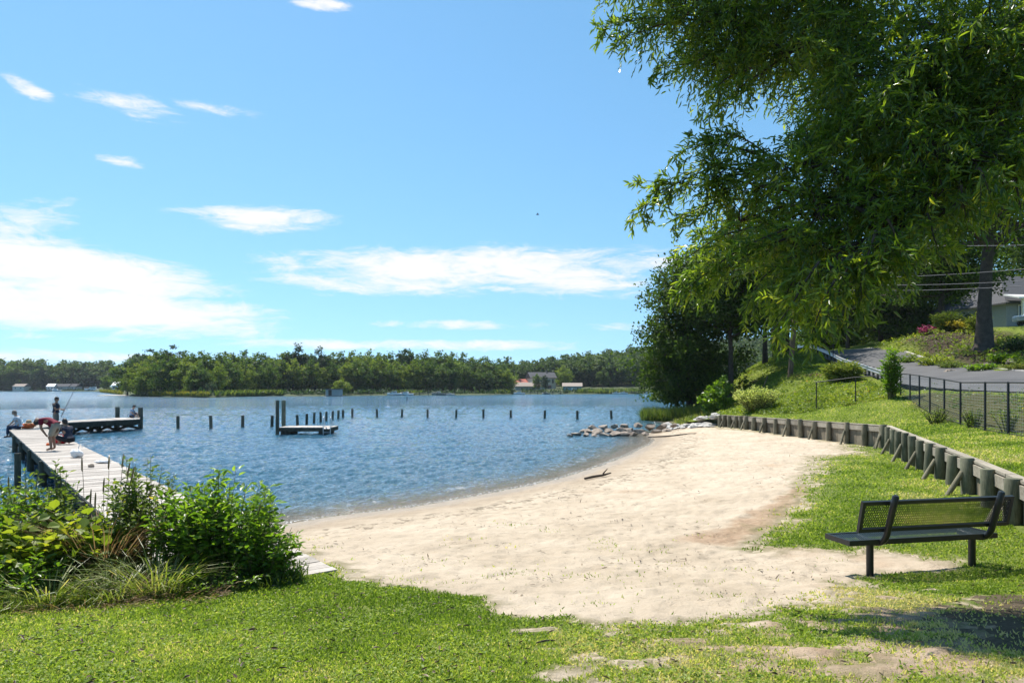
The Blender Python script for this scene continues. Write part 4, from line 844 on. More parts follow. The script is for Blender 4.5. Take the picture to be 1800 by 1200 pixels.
tp_, td_, tl_ = np.vstack(tw_p), np.vstack(tw_d), np.concatenate(tw_l)
NL = 13; n = len(tp_); f_ = (np.arange(NL) + .6) / NL
sag = np.array([0, 0, -.25])
P = tp_[:, None] + td_[:, None] * (tl_[:, None, None] * f_[None, :, None]) + sag * (tl_[:, None] * f_[None] ** 2)[..., None]
A = norm(td_[:, None] * .75 + r.normal(0, .55, (n, NL, 3)) + np.array([0, 0, -.18])); N = norm(r.normal(0, .8, (n, NL, 3)) + np.array([-.25, .1, .7]))
rn = np.clip(np.repeat(r.random(n) * .55, NL) + r.random(n * NL) * .45, 0, 1); ll = r.uniform(.055, .102, n * NL) * np.repeat(r.uniform(.85, 1.12, n), NL)
gl_.inst(LANCE, P.reshape(-1, 3), A.reshape(-1, 3), N.reshape(-1, 3), ll, ll * r.uniform(.19, .27, n * NL), rn)
# twig stems
e = tp_ + td_ * tl_[:, None] * .9 + sag * (tl_[:, None] * .8); sd = norm(np.cross(td_, [0, 0, 1.])) * .0022
V = np.stack([tp_ - sd, tp_ + sd, e + sd * .4, e - sd * .4], 1).reshape(-1, 3); gw_.add(V, (np.arange(n) * 4)[:, None] + np.arange(4)[None])
gw_.obj('trunk', MT['bark'], OK, True); gl_.obj('crown', MT['oakleaf'], OK)
print('oak leaves', len(P.reshape(-1, 3)))

# ------------------------------------------------------------------ tree patterns
def tree_arr(r, h, cr, cb, nl=14, ncl=7, per=24, L=.8, tr=.3, zc=.55, flat=.7, ragged=.25, conic=0, trunk_r=None):
    w, l = G(), G(); top = h * .88
    tz = np.linspace(0, top, 7); off = np.cumsum(r.normal(0, .012 * h, (7, 2)), 0) * np.linspace(0, 1, 7)[:, None]
    tp = np.c_[off, tz]; tp[0, 2] = -.4; w.tube(tp, np.interp(tz / top, [0, .06, .5, 1], [tr * 1.35, tr, tr * .65, tr * .15]), 8)
    C, Rr = [], []
    ga = r.uniform(0, 6.28)
    for i in range(nl):
        u = (i + r.uniform(.1, .9)) / nl; z0 = cb * .85 + (h * .82 - cb * .85) * u
        k = (z0 + .08 * h - cb) / (h - cb); k = np.clip(k, .02, .99)
        rad = cr * (math.sqrt(max(0, 1 - ((k - zc * .8) / (1.02 - zc * .8 if k > zc * .8 else zc * .8 + .25)) ** 2)) if not conic else (1 - k) ** .8 + .06) * r.uniform(1 - ragged * 1.2, 1 + ragged)
        ph = ga + i * 2.4 + r.normal(0, .25); base = np.array([np.interp(z0, tz, tp[:, j]) for j in range(3)]); base[2] = z0
        end = base + np.array([math.cos(ph) * rad, math.sin(ph) * rad, rad * r.uniform(.05, .45) * (1 - conic * 1.3)])
        mid = (base + end) / 2 + np.array([0, 0, -.06 * rad]); ks = np.linspace(0, 1, 6)[:, None]; P = base * (1 - ks) ** 2 + 2 * mid * ks * (1 - ks) + end * ks ** 2
        w.tube(P, np.linspace(tr * .42 * (1 - u * .6), tr * .06, 6), 5, False)
        m = max(3, int(ncl * (.5 + rad / cr * .6)))
        for s in np.linspace(.3, 1.02, m) + r.normal(0, .04, m):
            c = base + (end - base) * s + r.normal(0, .15 * cr * (.4 + s * .6), 3) * np.array([1, 1, .7]); C.append(c); Rr.append(cr * r.uniform(.11, .22))
            if r.random() < .4: w.tube([base + (end - base) * max(0, s - .2), c], [tr * .1, tr * .03], 4, False)
    for _ in range(4): C.append(tp[-1] + r.normal(0, .12 * cr, 3) + [0, 0, .06 * h]); Rr.append(cr * r.uniform(.12, .2))
    C, Rr = np.array(C), np.array(Rr); n = len(C); cn = r.random(n)
    p = C[:, None] + np.clip(r.normal(0, 1, (n, per, 3)), -1.45, 1.45) * Rr[:, None, None] * np.array([1, 1, flat]) * .85; p[..., 2] = np.maximum(p[..., 2], cb * .75)
    out = norm(p - np.array([0, 0, (cb + h) * .48])); N = norm(r.normal(0, .7, (n, per, 3)) + out * .4 + [0, 0, .6]); A = rdir(r, n * per)
    ln = r.uniform(.65, 1.25, n * per) * L
    l.inst(DIAM, p.reshape(-1, 3), A, N.reshape(-1, 3), ln, ln * r.uniform(.55, .8, n * per), np.clip(np.repeat(cn * .6, per) + r.random(n * per) * .4, 0, 1))
    return w, l
def tree_thing(name, label, loc, arr, leaf, bark, group=None, rz=0, scale=1.0, cat='tree'):
    T = thing(name, label, cat, (0, 0, 0)); arr[0].obj('trunk', MT[bark], T, True); arr[1].obj('crown', MT[leaf], T)
    T.location = tuple(float(c) for c in loc); T.rotation_euler = (0, 0, rz); T.scale = (scale,) * 3
    if group: T['group'] = group
    return T
def gz_(x, y): return float(ground(np.array([x]), np.array([y]))[0])
# trees on the bank, in the middle distance
r = np.random.default_rng(21)
def mid(px, D, z=None):
    x = (px - CX) / F * D; return np.array([x, D, max(.05, gz_(x, D)) if z is None else z])
mids = [ # px, D, label, h, crown r, crown base, trunk r, limbs, leaf
 (1213, 61, 'broad dark leafy tree with foliage down to the reeds at the point of the beach', 14.8, 4.1, .9, .26, 34, .27),
 (1190, 64, 'slim leafy tree overhanging the water left of the dark tree on the point', 8.5, 2.6, 1.6, .16, 18, .25),
 (1284, 57, 'tall tree with a straight bare dark trunk rising from the foot of the bank', 16.0, 4.3, 6.6, .24, 26, .27),
 (1345, 66, 'tree with a slim dark trunk halfway up the bank edge', 13.0, 4.0, 5.0, .24, 22, .28),
 (1364, 71, 'thick trunked tree on the crest of the bank, left of two', 13.0, 4.2, 4.3, .34, 22, .28),
 (1381, 73, 'thick trunked tree on the crest of the bank, right of two, nearest the guard rail', 13.5, 4.6, 4.4, .38, 24, .28),
 (1490, 88, 'dark tree with one straight trunk at the far bend of the road', 13, 4.4, 3.4, .22, 24, .3),
 (1730, 50, 'old tree with a massive grey trunk standing in the flower bed', 19, 7.5, 8.6, .50, 34, .26),
 (1655, 68, 'tree with a straight grey trunk beyond the flower bed, left of the massive trunk', 15.5, 5.2, 4.6, .34, 30, .28),
 (1600, 84, 'dense dark tree behind the pink flowers above the road', 13, 5.2, 1.2, .3, 34, .32),
 (1548, 92, 'dense dark tree at the head of the road', 13, 5.0, 1.4, .3, 32, .32),
 (1440, 100, 'leafy tree beyond the crest of the road, seen through hanging oak twigs', 11, 4.6, 2.2, .25, 28, .34),
 (1580, 104, 'tall dark tree at the back of the group above the road', 15, 5.2, 2.0, .3, 30, .36),
 (1520, 110, 'tall dark tree farthest along the road, behind the straight trunked tree', 15, 5.4, 2.0, .3, 30, .36),
 (1705, 96, 'round tree between the massive trunk and the bungalow roof', 12, 4.5, 2.0, .3, 28, .32),
 (1815, 100, 'pale green tree rising behind the bungalow roof', 19, 5.5, 3.0, .3, 34, .34)]
for px, D, lab, h, cr, cb, tr, nl, L in mids:
    p = mid(px, D); arr = tree_arr(r, h, cr, cb, int(nl * 1.35), 9, 62 if px < 1300 else 50, L * 1.12, tr, .5, .8, .24)
    if px == 1730:
        arr[0].tube([(0.1, 0, 6.2), (1.0, .2, 7.4), (1.9, .3, 9), (2.2, .2, 11)], [.22, .19, .15, .08], 8); arr[0].lathe((0, 0, 0), [(.95, -.3), (.72, .05), (.58, .5), (.52, 1.0)], 12)
    tree_thing('leafy_tree', lab, p, arr, 'treeleaf', 'bark_grey' if px > 1600 else 'bark', 'trees on the bank and above the road')
sap = tree_arr(r, 2.6, .85, .3, 14, 7, 12, .22, .05)
tree_thing('sapling', 'young pale leaved sapling at the foot of the bank beside the dark trunk', mid(1272, 52), sap, 'bushleaf', 'bark', None)
tree_thing('sapling', 'small bushy sapling low on the bank left of the taller sapling', mid(1248, 53), tree_arr(r, 2.0, .8, .15, 12, 6, 14, .24, .04), 'bushleaf', 'bark', None)

# ------------------------------------------------------------------ far shore: individual trees of the front rows, woods behind
r = np.random.default_rng(31)
protos = {}
for kind, args in dict(round=(15, 5.0, 1.2, 20, 7, 22, .85, .25), tall=(17, 4.2, 2.5, 20, 7, 22, .8, .25), loose=(16, 4.8, 3.5, 15, 6, 18, .85, .22, .6, .7, .4), pine=(16, 3.8, 3.0, 22, 6, 22, .65, .22, .5, .5, .45), bush=(7, 3.6, .3, 16, 6, 18, .7, .12)).items():
    protos[kind] = [tree_arr(r, *args) for _ in range(2 if kind in ('round', 'tall') else 1)]
sky_l = [(-60, 627), (0, 627), (40, 625), (60, 630), (120, 632), (200, 637), (222, 642), (235, 625), (260, 612), (310, 611), (330, 620), (345, 616), (370, 625), (420, 617), (435, 614), (480, 622), (520, 612), (545, 627), (560, 615), (600, 620), (640, 617), (690, 622), (712, 613), (740, 620), (780, 617), (830, 625), (870, 631), (900, 637), (960, 625), (1000, 624), (1050, 614), (1110, 603), (1160, 597), (1300, 585), (1420, 600), (1560, 590), (1800, 590)]
def skyline(px): return float(np.interp(px, [a for a, _ in sky_l], [b for _, b in sky_l]))
masters = {}
BARK = {'leaf': 'bark'}
def far_tree(px, D, hpx, kind, leaf, label, name='leafy_tree', wide=1.0):
    p = far(px, D); h = hpx / F * D; key = (kind, leaf, int(r.integers(len(protos[kind])))); base_h = dict(round=15, tall=17, loose=16, pine=16, bush=7)[kind]
    s = h / base_h
    if key not in masters:
        T = tree_thing(name, label, p, protos[kind][key[2]], leaf, 'bark', 'trees along the far shore', r.uniform(0, 6.28), 1); T.scale = (s * wide, s * wide, s); masters[key] = T
    else: T = dup(masters[key], p, r.uniform(0, 6.28), (s * wide, s * wide, s), label, 'trees along the far shore'); T.name = name
    return T
special = { # photo column -> (kind, leaf, extra height, label)
 240: ('pine', 'farleaf_dark', 1.0, 'dark ragged pine at the left end of the wooded point'), 262: ('pine', 'farleaf_dark', 1.0, 'tall dark pine on the wooded point, second pine from its left end'), 303: ('pine', 'farleaf_dark', 1.05, 'topmost dark pine rising above the wooded point'), 520: ('round', 'farleaf_dark', 1.04, 'dark round crown standing above the treeline over the swim platform'),
 562: ('round', 'farleaf_dark', 1.02, 'dark crown right of a gap in the treeline behind the grey boathouse'), 712: ('tall', 'farleaf_dark', 1.04, 'tall dark crown above the moored white cruisers')}
k = 0
for px in np.arange(226, 884, 15.5):       # back row reaching the skyline
    D = float(np.interp(px, [226, 250, 370, 480, 700, 884], [232, 226, 216, 258, 276, 300])) + r.uniform(-3, 5); near = [q for q in special if abs(q - px) < 7.8]
    top = HY - skyline(px) + (fz(px, D) - CZ) * -F / D
    if near: kd, lf, ex, lab = special[near[0]]; far_tree(near[0], D, top * ex, kd, lf, lab, 'pine_tree' if kd == 'pine' else 'leafy_tree')
    else:
        kd = ['round', 'tall', 'loose'][int(r.integers(3))]; far_tree(px + r.uniform(-4, 4), D, top * r.uniform(.92, 1.02), kd, 'farleaf', 'leafy green tree in the back row of the dense far treeline', wide=r.uniform(.9, 1.15))
for px in np.arange(222, 890, 14.5):       # front row, lower, brighter
    D = float(np.interp(px, [222, 250, 370, 480, 700, 884], [221, 214, 205, 246, 264, 284])) + r.uniform(-2, 3); top = (HY - skyline(px)) * r.uniform(.5, .86) + (CZ - fz(px, D)) * F / D
    br = r.random() < (.5 if px < 460 or 560 < px < 720 else .25); kd = ['round', 'tall', 'loose'][int(r.integers(3))]
    far_tree(px + r.uniform(-4, 4), D, top, kd, 'farleaf_bright' if br else 'farleaf', 'bright yellow green tree in the front row of the dense far treeline' if br else 'mid green tree in the front row of the dense far treeline')
for px, D, hp, kd, lf, lab in ((602, 238, 26, 'bush', 'farleaf_bright', 'low bright bush beside the grey boathouse'), (876, 290, 45, 'round', 'farleaf', 'rounded green tree by the water left of the red roofed wing'), (944, 325, 30, 'tall', 'farleaf', 'small upright tree in front of the cream house'), (958, 326, 27, 'tall', 'farleaf_dark', 'small dark upright tree at the right corner of the cream house'), (992, 338, 40, 'round', 'farleaf_bright', 'pale bushy tree between the cream house and the teal cabin'),
    (372, 202, 22, 'bush', 'farleaf_dark', 'dark rounded bush at the waterline of the wooded point'), (880, 296, 30, 'bush', 'farleaf', 'bush by the little pale beach left of the house group'), (187, 400, 26, 'round', 'farleaf', 'single rounded tree behind the white cabin cruiser'), (1062, 345, 32, 'round', 'farleaf', 'leafy tree on the marshy bank right of the teal cabin'), (1092, 352, 36, 'tall', 'farleaf_bright', 'pale tree behind the long dock on the right of the far shore'), (1035, 352, 42, 'round', 'farleaf_dark', 'dark full tree right behind the teal cabin'),
    (75, 538, 42, 'round', 'farleaf_dark', 'large dark tree between the houses on the far left shore'), (20, 538, 48, 'round', 'farleaf', 'large rounded tree at the left edge of the far shore'), (150, 538, 36, 'round', 'farleaf_dark', 'dark tree right of the long low grey house')):
    far_tree(px, D, hp, kd, lf, lab, 'shrub' if kd == 'bush' else 'leafy_tree')
# the woods that read as one mass
wp = [tree_arr(r, 15, 5.2, 1.5, 13, 5, 11, 1.35, .2) for _ in range(3)]; wpa = [(a.arrays(), b.arrays()) for a, b in wp]
def woods(name, label, spots, leafm):
    gl, gt = G(), G()
    for px, D, h in spots:
        p = far(px, D); i = int(r.integers(3)); s = h / 15; a = r.uniform(0, 6.28); wd = s * r.uniform(.9, 1.25)
        Mx = np.array([[math.cos(a) * wd, -math.sin(a) * wd, 0], [math.sin(a) * wd, math.cos(a) * wd, 0], [0, 0, s]])
        gl.merge(wpa[i][1], Mx, p, np.clip(wpa[i][1][2] * .6 + r.random() * .45, 0, 1))
    o = gl.obj(name, leafm); return tag(o, label, kind='stuff')
sp_ = []
for D, lo in ((350, 895), (362, 960), (378, 880), (400, 880), (425, 875), (455, 870), (490, 865), (530, 870), (575, 900)):
    for px in np.arange(lo, 1720, 4600 / D): 
        if D < 372 and (900 < px < 1000): continue
        sp_.append((px + r.uniform(-4, 4), D + r.uniform(-8, 8), r.uniform(11, 16)))
woods('hillside_woods', 'dense green woods covering the hillside on the right of the far shore', sp_, MT['woodleaf'])
sp_ = [(px + r.uniform(-4, 4), D + r.uniform(-6, 6), min(24, (HY - skyline(px)) * D / F * r.uniform(.72, 1.0))) for D in (545, 556, 568, 584) for px in np.arange(-160, 262, 10.5)]
woods('shore_woods', 'hazy dark green woods along the far left shore', sp_, MT['woodleaf'])
sp_ = [(px + r.uniform(-4, 4), D + r.uniform(-6, 6), (HY - skyline(px)) * D / F * r.uniform(.75, .92)) for D in (290, 315) for px in np.arange(245, 890, 14)]
woods('point_woods', 'deeper woods behind the rows of trees on the wooded point', sp_, MT['woodleaf'])
# marsh grass along the point, reeds
def blades(name, label, P, h, W, mat, lean=.25, T=BLADE, rnd=None):
    n = len(P); A = norm(np.c_[r.normal(0, lean, (n, 2)), np.ones(n)]); ph = r.uniform(0, 6.28, n); N = np.c_[np.cos(ph), np.sin(ph), 0 * ph]
    g = G(); g.inst(T, P, A, N, h * r.uniform(.6, 1.2, n), W * r.uniform(.7, 1.3, n), r.random(n) if rnd is None else rnd); return tag(g.obj(name, mat), label, kind='stuff')
def strip_pts(px0, px1, d0, d1, n, off=0):
    px = r.uniform(px0, px1, n); a = np.arctan((px - CX) / F); rad = shore_r(a) + r.uniform(d0, d1, n); return np.c_[np.sin(a) * rad, np.cos(a) * rad, np.maximum(far_h(a, rad) - .1, 0)]
blades('marsh_grass', 'yellow green marsh grass on the sandy spit of the far point', np.vstack([strip_pts(176, 214, 1, 14, 2600), strip_pts(262, 366, .5, 8, 3600)]), 1.35, .55, MT['marsh'])
blades('marsh_reeds', 'green reeds fringing the far bank right of the point', np.vstack([strip_pts(380, 495, .5, 7, 2200), strip_pts(700, 740, 1, 4, 120), strip_pts(1015, 1170, 1, 16, 3500), strip_pts(870, 905, 3, 10, 500)]), 1.7, .5, MT['reedgreen'])
g = G(); 
for _ in range(900):
    q = strip_pts(-150, 1400, 2, 9, 1)[0]; px = q[0] / q[1] * F + CX
    if 165 < px < 240 or 575 < px < 600 or 885 < px < 905: continue
    s = r.uniform(.6, 1.6); n = 9; g.inst(DIAM, q + r.normal(0, s * .5, (n, 3)) * [1, 1, .5] + [0, 0, s * .5], rdir(r, n), rdir(r, n), s * .9, s * .6, r.random(n))
tag(g.obj('shore_undergrowth', MT['farleaf_dark']), 'dark undergrowth along the foot of the far trees', kind='stuff')
# reeds on the near point, right of the rock jetty
n = 7000; px = r.uniform(1128, 1242, n); D = 60 + r.uniform(-2.2, 3.5, n) + (px - 1128) * -.03; X = (px - CX) / F * D
P = np.c_[X, D, np.maximum(low(X, D) - .05, -.1)]; m_ = (px > 1132) | (r.random(n) < .4)
blades('reed_bed', 'fresh green reeds at the waterside in front of the dark tree', P[m_], 1.15, .05, MT['reedgreen'], .3)
n = 1600; px = r.uniform(1185, 1262, n); D = 55 + r.uniform(-3, 3, n); X = (px - CX) / F * D; blades('rough_grass', 'tufts of rough grass among the pale rubble under the dark tree', np.c_[X, D, np.maximum(ground(X, D), 0) - .03], .4, .05, MT['longgrass'], .5)
MT['litter'] = mat_leaf('litter', [(0, (.035, .022, .012)), (.7, (.11, .075, .04)), (1, (.22, .16, .09))], .05)
# ------------------------------------------------------------------ foreground shrubs and grasses left of the boardwalk
r = np.random.default_rng(41)
def shrub_arr(h, rad, nst, nl, L, T=BROAD, wr=.55, lo=.12, spread=1.0, sr=.006, side=.25, lean=(0, 0), leafspread=.9):
    w, l = G(), G()
    for i in range(nst):
        a = r.uniform(0, 6.28); q = math.sqrt(r.random()); b = np.array([math.cos(a), math.sin(a), 0]) * rad * .35 * q
        hh = h * r.uniform(.62, 1.0) * (1 - .28 * q); e = np.array([math.cos(a) * rad * q * spread + lean[0] * hh, math.sin(a) * rad * q * spread + lean[1] * hh, hh])
        m = (b + e) / 2 + np.array([0, 0, hh * .12]) + r.normal(0, .04 * rad, 3); ks = np.linspace(0, 1, 7)[:, None]; P = b * (1 - ks) ** 2 + 2 * m * ks * (1 - ks) + e * ks ** 2
        w.tube(P, np.linspace(sr, sr * .35, 7), 5, False)
        n = max(4, int(nl * r.uniform(.7, 1.2))); s = np.sort(lo + (1 - lo) * r.random(n) ** .8)
        Q = np.array([np.interp(s, ks[:, 0], P[:, j]) for j in range(3)]).T; T_ = norm(P[-1] - P[-3])
        ph = np.arange(n) * 2.4 + r.uniform(0, 6); d = np.c_[np.cos(ph), np.sin(ph), r.normal(.1, .3, n)]
        pet = side * rad * r.random(n)[:, None] * (1 - s[:, None] * .6); Q2 = Q + norm(d) * pet
        sd = norm(np.cross(d, [0, 0, 1.])) * .0012; V = np.stack([Q - sd, Q + sd, Q2 + sd, Q2 - sd], 1).reshape(-1, 3); w.add(V, (np.arange(n) * 4)[:, None] + np.arange(4)[None])
        A = norm(d * leafspread + T_ * .35 + r.normal(0, .25, (n, 3))); N = norm(r.normal(0, .38, (n, 3)) + [-.1, .1, 1.0] - A * .3)
        ll = L * r.uniform(.55, 1.15, n) * (1 - .25 * s); l.inst(T, Q2, A, N, ll, ll * wr * r.uniform(.85, 1.15, n), np.clip(r.random() * .45 + r.random(n) * .55, 0, 1))
    return w, l
def plant(name, label, cat, loc, arr, leaf, stem='stem', group=None, extra=None):
    T = thing(name, label, cat, (0, 0, 0)); arr[0].obj('stem', MT[stem], T, False); arr[1].obj('leaves', MT[leaf], T)
    for nm, g_, m_ in (extra or []): g_.obj(nm, MT[m_], T, True)
    T.location = tuple(float(c) for c in loc)
    if group: T['group'] = group
    return T
def fg(px, D): x = (px - CX) / F * D; return np.array([x, D, float(low(np.array([x]), np.array([D]))[0]) - .02])
FGp = [ # px, D, h, radius, stems, leaves, L, leaf mat, wr, label
 (395, 7.2, 1.27, .64, 120, 28, .115, 'bushleaf', .46, 'dense bright green leafy shrub, the largest one beside the boardwalk end'),
 (462, 7.0, .74, .40, 50, 22, .10, 'bushleaf', .5, 'low leafy shrub at the right tip of the plant border next to the boardwalk'),
 (330, 7.1, 1.2, .42, 60, 24, .105, 'bushleaf', .46, 'dark leafy shrub just left of the largest shrub by the boardwalk'),
 (250, 7.5, 1.58, .34, 40, 34, .095, 'weedleaf', .5, 'tall loose weed with a spiky top and yellowing leaves in front of the pier'),
 (205, 7.2, 1.2, .42, 44, 28, .09, 'weedleaf', .55, 'mixed green and yellow weed behind the dry grass'),
 (104, 7.3, 1.45, .26, 22, 34, .09, 'weedleaf', .5, 'tall thin stemmed weed rising over the pier edge'),
 (40, 7.4, 1.40, .40, 44, 32, .095, 'weedleaf', .5, 'tall leafy weed in front of the dark side of the pier at the far left'),
 (-10, 7.0, 1.2, .55, 60, 28, .105, 'bushleaf', .52, 'leafy shrub cut by the left edge of the picture'),
 (70, 6.7, .92, .50, 44, 16, .145, 'vineleaf', .85, 'broad leaved vine with yellow green rounded leaves in the left border'),
 (150, 6.8, .84, .44, 34, 15, .16, 'vineleaf', .85, 'broad leaved vine with large lime leaves beside the dry brown grass'),
 (10, 6.2, .55, .5, 44, 18, .085, 'bushleaf', .5, 'low dark shrub at the bottom left of the border'),
 (380, 6.6, .34, .55, 50, 14, .06, 'bushleaf', .55, 'low creeping foliage at the foot of the largest shrub'),
 (495, 7.0, .36, .26, 24, 14, .06, 'bushleaf', .6, 'small low plant touching the boardwalk')]
for px, D, h, rad, ns, nl, L, lm, wr_, lab in FGp: plant('shrub' if lm == 'bushleaf' else 'weed', lab, 'shrub' if lm == 'bushleaf' else 'weed', fg(px, D), shrub_arr(h, rad, ns, nl, L, BROAD, wr_), lm)
def clump(name, label, px, D, h, rad, n, mat, W=.009, lean=.5, T=ARC):
    p = fg(px, D); a = r.uniform(0, 6.28, n); q = rad * np.sqrt(r.random(n)); P = np.c_[np.cos(a) * q, np.sin(a) * q, 0 * q]; g = G()
    A = norm(np.c_[np.cos(a) * lean * r.uniform(.2, 1.3, n), np.sin(a) * lean * r.uniform(.2, 1.3, n), np.ones(n)]); N = norm(np.c_[np.cos(a), np.sin(a), -.3 + 0 * a] + r.normal(0, .3, (n, 3)))
    hh = h * r.uniform(.5, 1.1, n); g.inst(T, P, A, N, hh, W * r.uniform(.6, 1.3, n), r.random(n)); o = g.obj(name, MT[mat]); o.location = tuple(p); return tag(o, label, 'grass clump')
clump('grass_clump', 'tall green grass clump fanning out in front of the dark shrubs', 278, 6.45, .62, .26, 260, 'longgrass', .010, .6)
clump('grass_clump', 'pale arching grass clump at the lower left of the border', 85, 6.0, .52, .22, 150, 'longgrass', .011, .7)
clump('grass_clump', 'arching grass clump between the lime vine and the tall green clump', 205, 6.2, .48, .24, 150, 'longgrass', .010, .8)
clump('dry_grass_clump', 'brown dried grass clump standing upright in the middle of the border', 180, 6.9, .92, .20, 300, 'drygrass', .008, .22)
clump('dry_grass_clump', 'low mat of brown dead grass along the front of the border', 165, 6.05, .26, .5, 700, 'drygrass', .008, 1.3)
clump('dry_grass_clump', 'flattened brown dead grass under the tall green clump', 300, 6.2, .24, .42, 500, 'drygrass', .008, 1.3)
for i, (px, tpx, tpy, D) in enumerate(((146, 144, 806, 7.6), (150, 160, 862, 7.4), (178, 192, 802, 7.5), (190, 217, 800, 7.5), (186, 228, 815, 7.3), (170, 183, 842, 7.3), (182, 236, 822, 7.2), (14, 15, 840, 7.4), (160, 168, 868, 7.0), (192, 270, 852, 7.0))):
    b = fg(px, D); e = at(tpx, tpy, D); u = norm(e - b); k = np.linspace(0, 1, 6)[:, None]; bend = np.array([0.02, 0, .05]) * np.sin(k * math.pi)
    T = thing('seed_stalk', f'brown stalk with a dense seed head in the border, {ORD[i + 1]} of ten', 'reed', b, 0, 'brown seed stalks'); T['label'] = 'thin brown grass stalk with a narrow dense seed head rising above the border'
    G().tube(b + (e - b) * k + bend, [.004, .004, .0035, .003, .003, .002], 5).obj('stem', MT['drystem'], T)
    G().tube([e - u * .14, e - u * .12, e - u * .04, e, e + u * .02], [.003, .0085, .009, .006, .002], 8).obj('seed_head', MT['seedhead'], T, True)
def gblades(n, D0, D1, f, zf, keepf, h, W, rnd_shift=0, pxr=(-.80, .80)):
    D = D0 * (D1 / D0) ** r.random(n); X = D * r.uniform(*pxr, n); k = keepf(X, D); X, D = X[k], D[k]; n = len(X); Z = zf(X, D)
    P = np.c_[X, D, Z - .004]; sc2 = np.clip(D / 5, .85, 4); A = norm(np.c_[r.normal(0, .55, (n, 2)), np.ones(n)]); ph = r.uniform(0, 6.28, n); N = norm(np.c_[np.cos(ph), np.sin(ph), .3 + 0 * ph])
    tone = np.clip(fbm(X * .9, D * .9, 4, 61) * 1.7 - .42 + r.normal(0, .27, n) + rnd_shift + .38 * (sdist(X, D, bare) > -.4) * (D < 9), 0, 1); g = G()
    g.inst(BLADE, P, A, N, h * r.uniform(.5, 1.35, n) * sc2 ** .35, W * sc2 ** .85 * r.uniform(.7, 1.4, n), tone); return g
bush_poly = [fg(*q)[:2] for q in ((-260, 5.2), (0, 5.55), (120, 5.8), (300, 6.15), (420, 6.45), (515, 6.75), (545, 7.4), (420, 8.2), (-300, 8))]
deck_poly = [tuple((base - PN * .02 + PD * k)[:2]) for k in (-.3, 12)] + [tuple((base + PN * (Wp + .02) + PD * k)[:2]) for k in (12, -.02)]
def keep_lawn(x, y):
    s = sandness(x, y); ok = (x < wall_x(y) - .2) & (low(x, y) > .1)
    ok &= r.random(len(x)) < np.clip(1.08 - s * 1.9, 0, 1) * np.clip(.75 + 1.0 * fbm(x * 1.6, y * 1.6, 4, 63) - .3, .4, 1) + .004 * (y < 9) + .16 * (sdist(x, y, bare) > -.3) * (y < 9)
    ok &= (sdist(x, y, mul_poly) < 0) | (r.random(len(x)) < .12)
    if deck_poly is not None: ok &= sdist(x, y, deck_poly) < .0
    return ok
g = gblades(600000, 2.2, 13, low, low, keep_lawn, .028, .0105, 0, (-1.15, 1.1)); tag(g.obj('grass', MT['grass']), 'short mown grass of the lower lawn', kind='stuff')
g = gblades(90000, 10, 30, low, low, keep_lawn, .032, .0105, .06, (.1, .80)); tag(g.obj('grass_strip', MT['grass']), 'mown grass between the beach and the timber wall', kind='stuff')
D = 2.6 * (11 / 2.6) ** r.random(90000); X = D * r.uniform(-1.0, 1.0, len(D)); k = keep_lawn(X, D) & (fbm(X * 2.6, D * 2.6, 4, 67) + r.normal(0, .05, len(D)) > .52); X, D = X[k], D[k]; n = len(X)
g = G(); g.inst(BROAD, np.c_[X, D, low(X, D) + r.uniform(.006, .022, n)], rdir(r, n) * [1, 1, .3], norm(r.normal(0, .35, (n, 3)) + [0, 0, 1]), r.uniform(.014, .032, n), r.uniform(.010, .022, n), np.clip(r.normal(.42, .2, n), 0, .92))
tag(g.obj('clover', MT['grass']), 'low clover and small broad leaved weeds in the lower lawn', kind='stuff')
D = 3.1 * (12 / 3.1) ** r.random(1500); X = D * r.uniform(-.75, .8, len(D)); k = (low(X, D) > .2) & (sandness(X, D) < .45); X, D = X[k], D[k]; n = len(X)
g = G(); g.inst(LANCE, np.c_[X, D, low(X, D) + .025], rdir(r, n) * [1, 1, .2], norm(r.normal(0, .4, (n, 3)) + [0, 0, 1]), r.uniform(.03, .07, n), r.uniform(.010, .02, n), r.random(n)); tag(g.obj('fallen_leaves', MT['litter']), 'a few dry fallen oak leaves on the grass and sand', kind='stuff')
def keep_bank(x, y):
    ok = (x > wall_x(y) + .12) & (sdist(x, y, road_l + road_r[::-1]) < -.3) & (sdist(x, y, strip) < r.random(len(x)) * .5 - .1) & (sdist(x, y, bed) < 0)
    return ok
g = gblades(330000, 5, 44, up, lambda x, y: up(x, y) + (fbm(x * 1.2, y * 1.2, 4, 41) - .5) * .22 * np.clip((x - wall_x(y) - .4) / 3, 0, 1) * np.clip((y - 26) / 10, .25, 1), keep_bank, .040, .011, .06, (.25, 1.15)); tag(g.obj('upper_grass', MT['grass']), 'bright mown grass of the upper lawn behind the timber wall', kind='stuff')
def cover(name, label, n, pxr, Dr, keepf, L, mat, zoff=.02, hump=.25, tone=0):
    D = r.uniform(*Dr, n); X = D * r.uniform(*pxr, n); k = keepf(X, D); X, D = X[k], D[k]; n = len(X); hh = np.clip(fbm(X * 1.1, D * 1.1, 4, 71) - .38, 0, 1) * hump * 2.2
    P = np.c_[X, D, up(X, D) + zoff + hh * r.random(n) ** .6]; t_ = np.clip(fbm(X * .5, D * .5, 4, 73) * 1.3 - .3 + r.normal(0, .22, n) + tone, 0, 1); g = G()
    g.inst(DIAM, P, rdir(r, n) * [1, 1, .4], norm(r.normal(0, .5, (n, 3)) + [0, -.25, 1]), L * r.uniform(.5, 1.3, n), L * .7 * r.uniform(.6, 1.2, n), t_); return tag(g.obj(name, MT[mat]), label, kind='stuff')
mower = lambda x, y: np.interp(x / y * F + CX, [1350, 1436, 1505, 1560, 1590], [38.5, 36.0, 34.6, 33.5, 32.5])
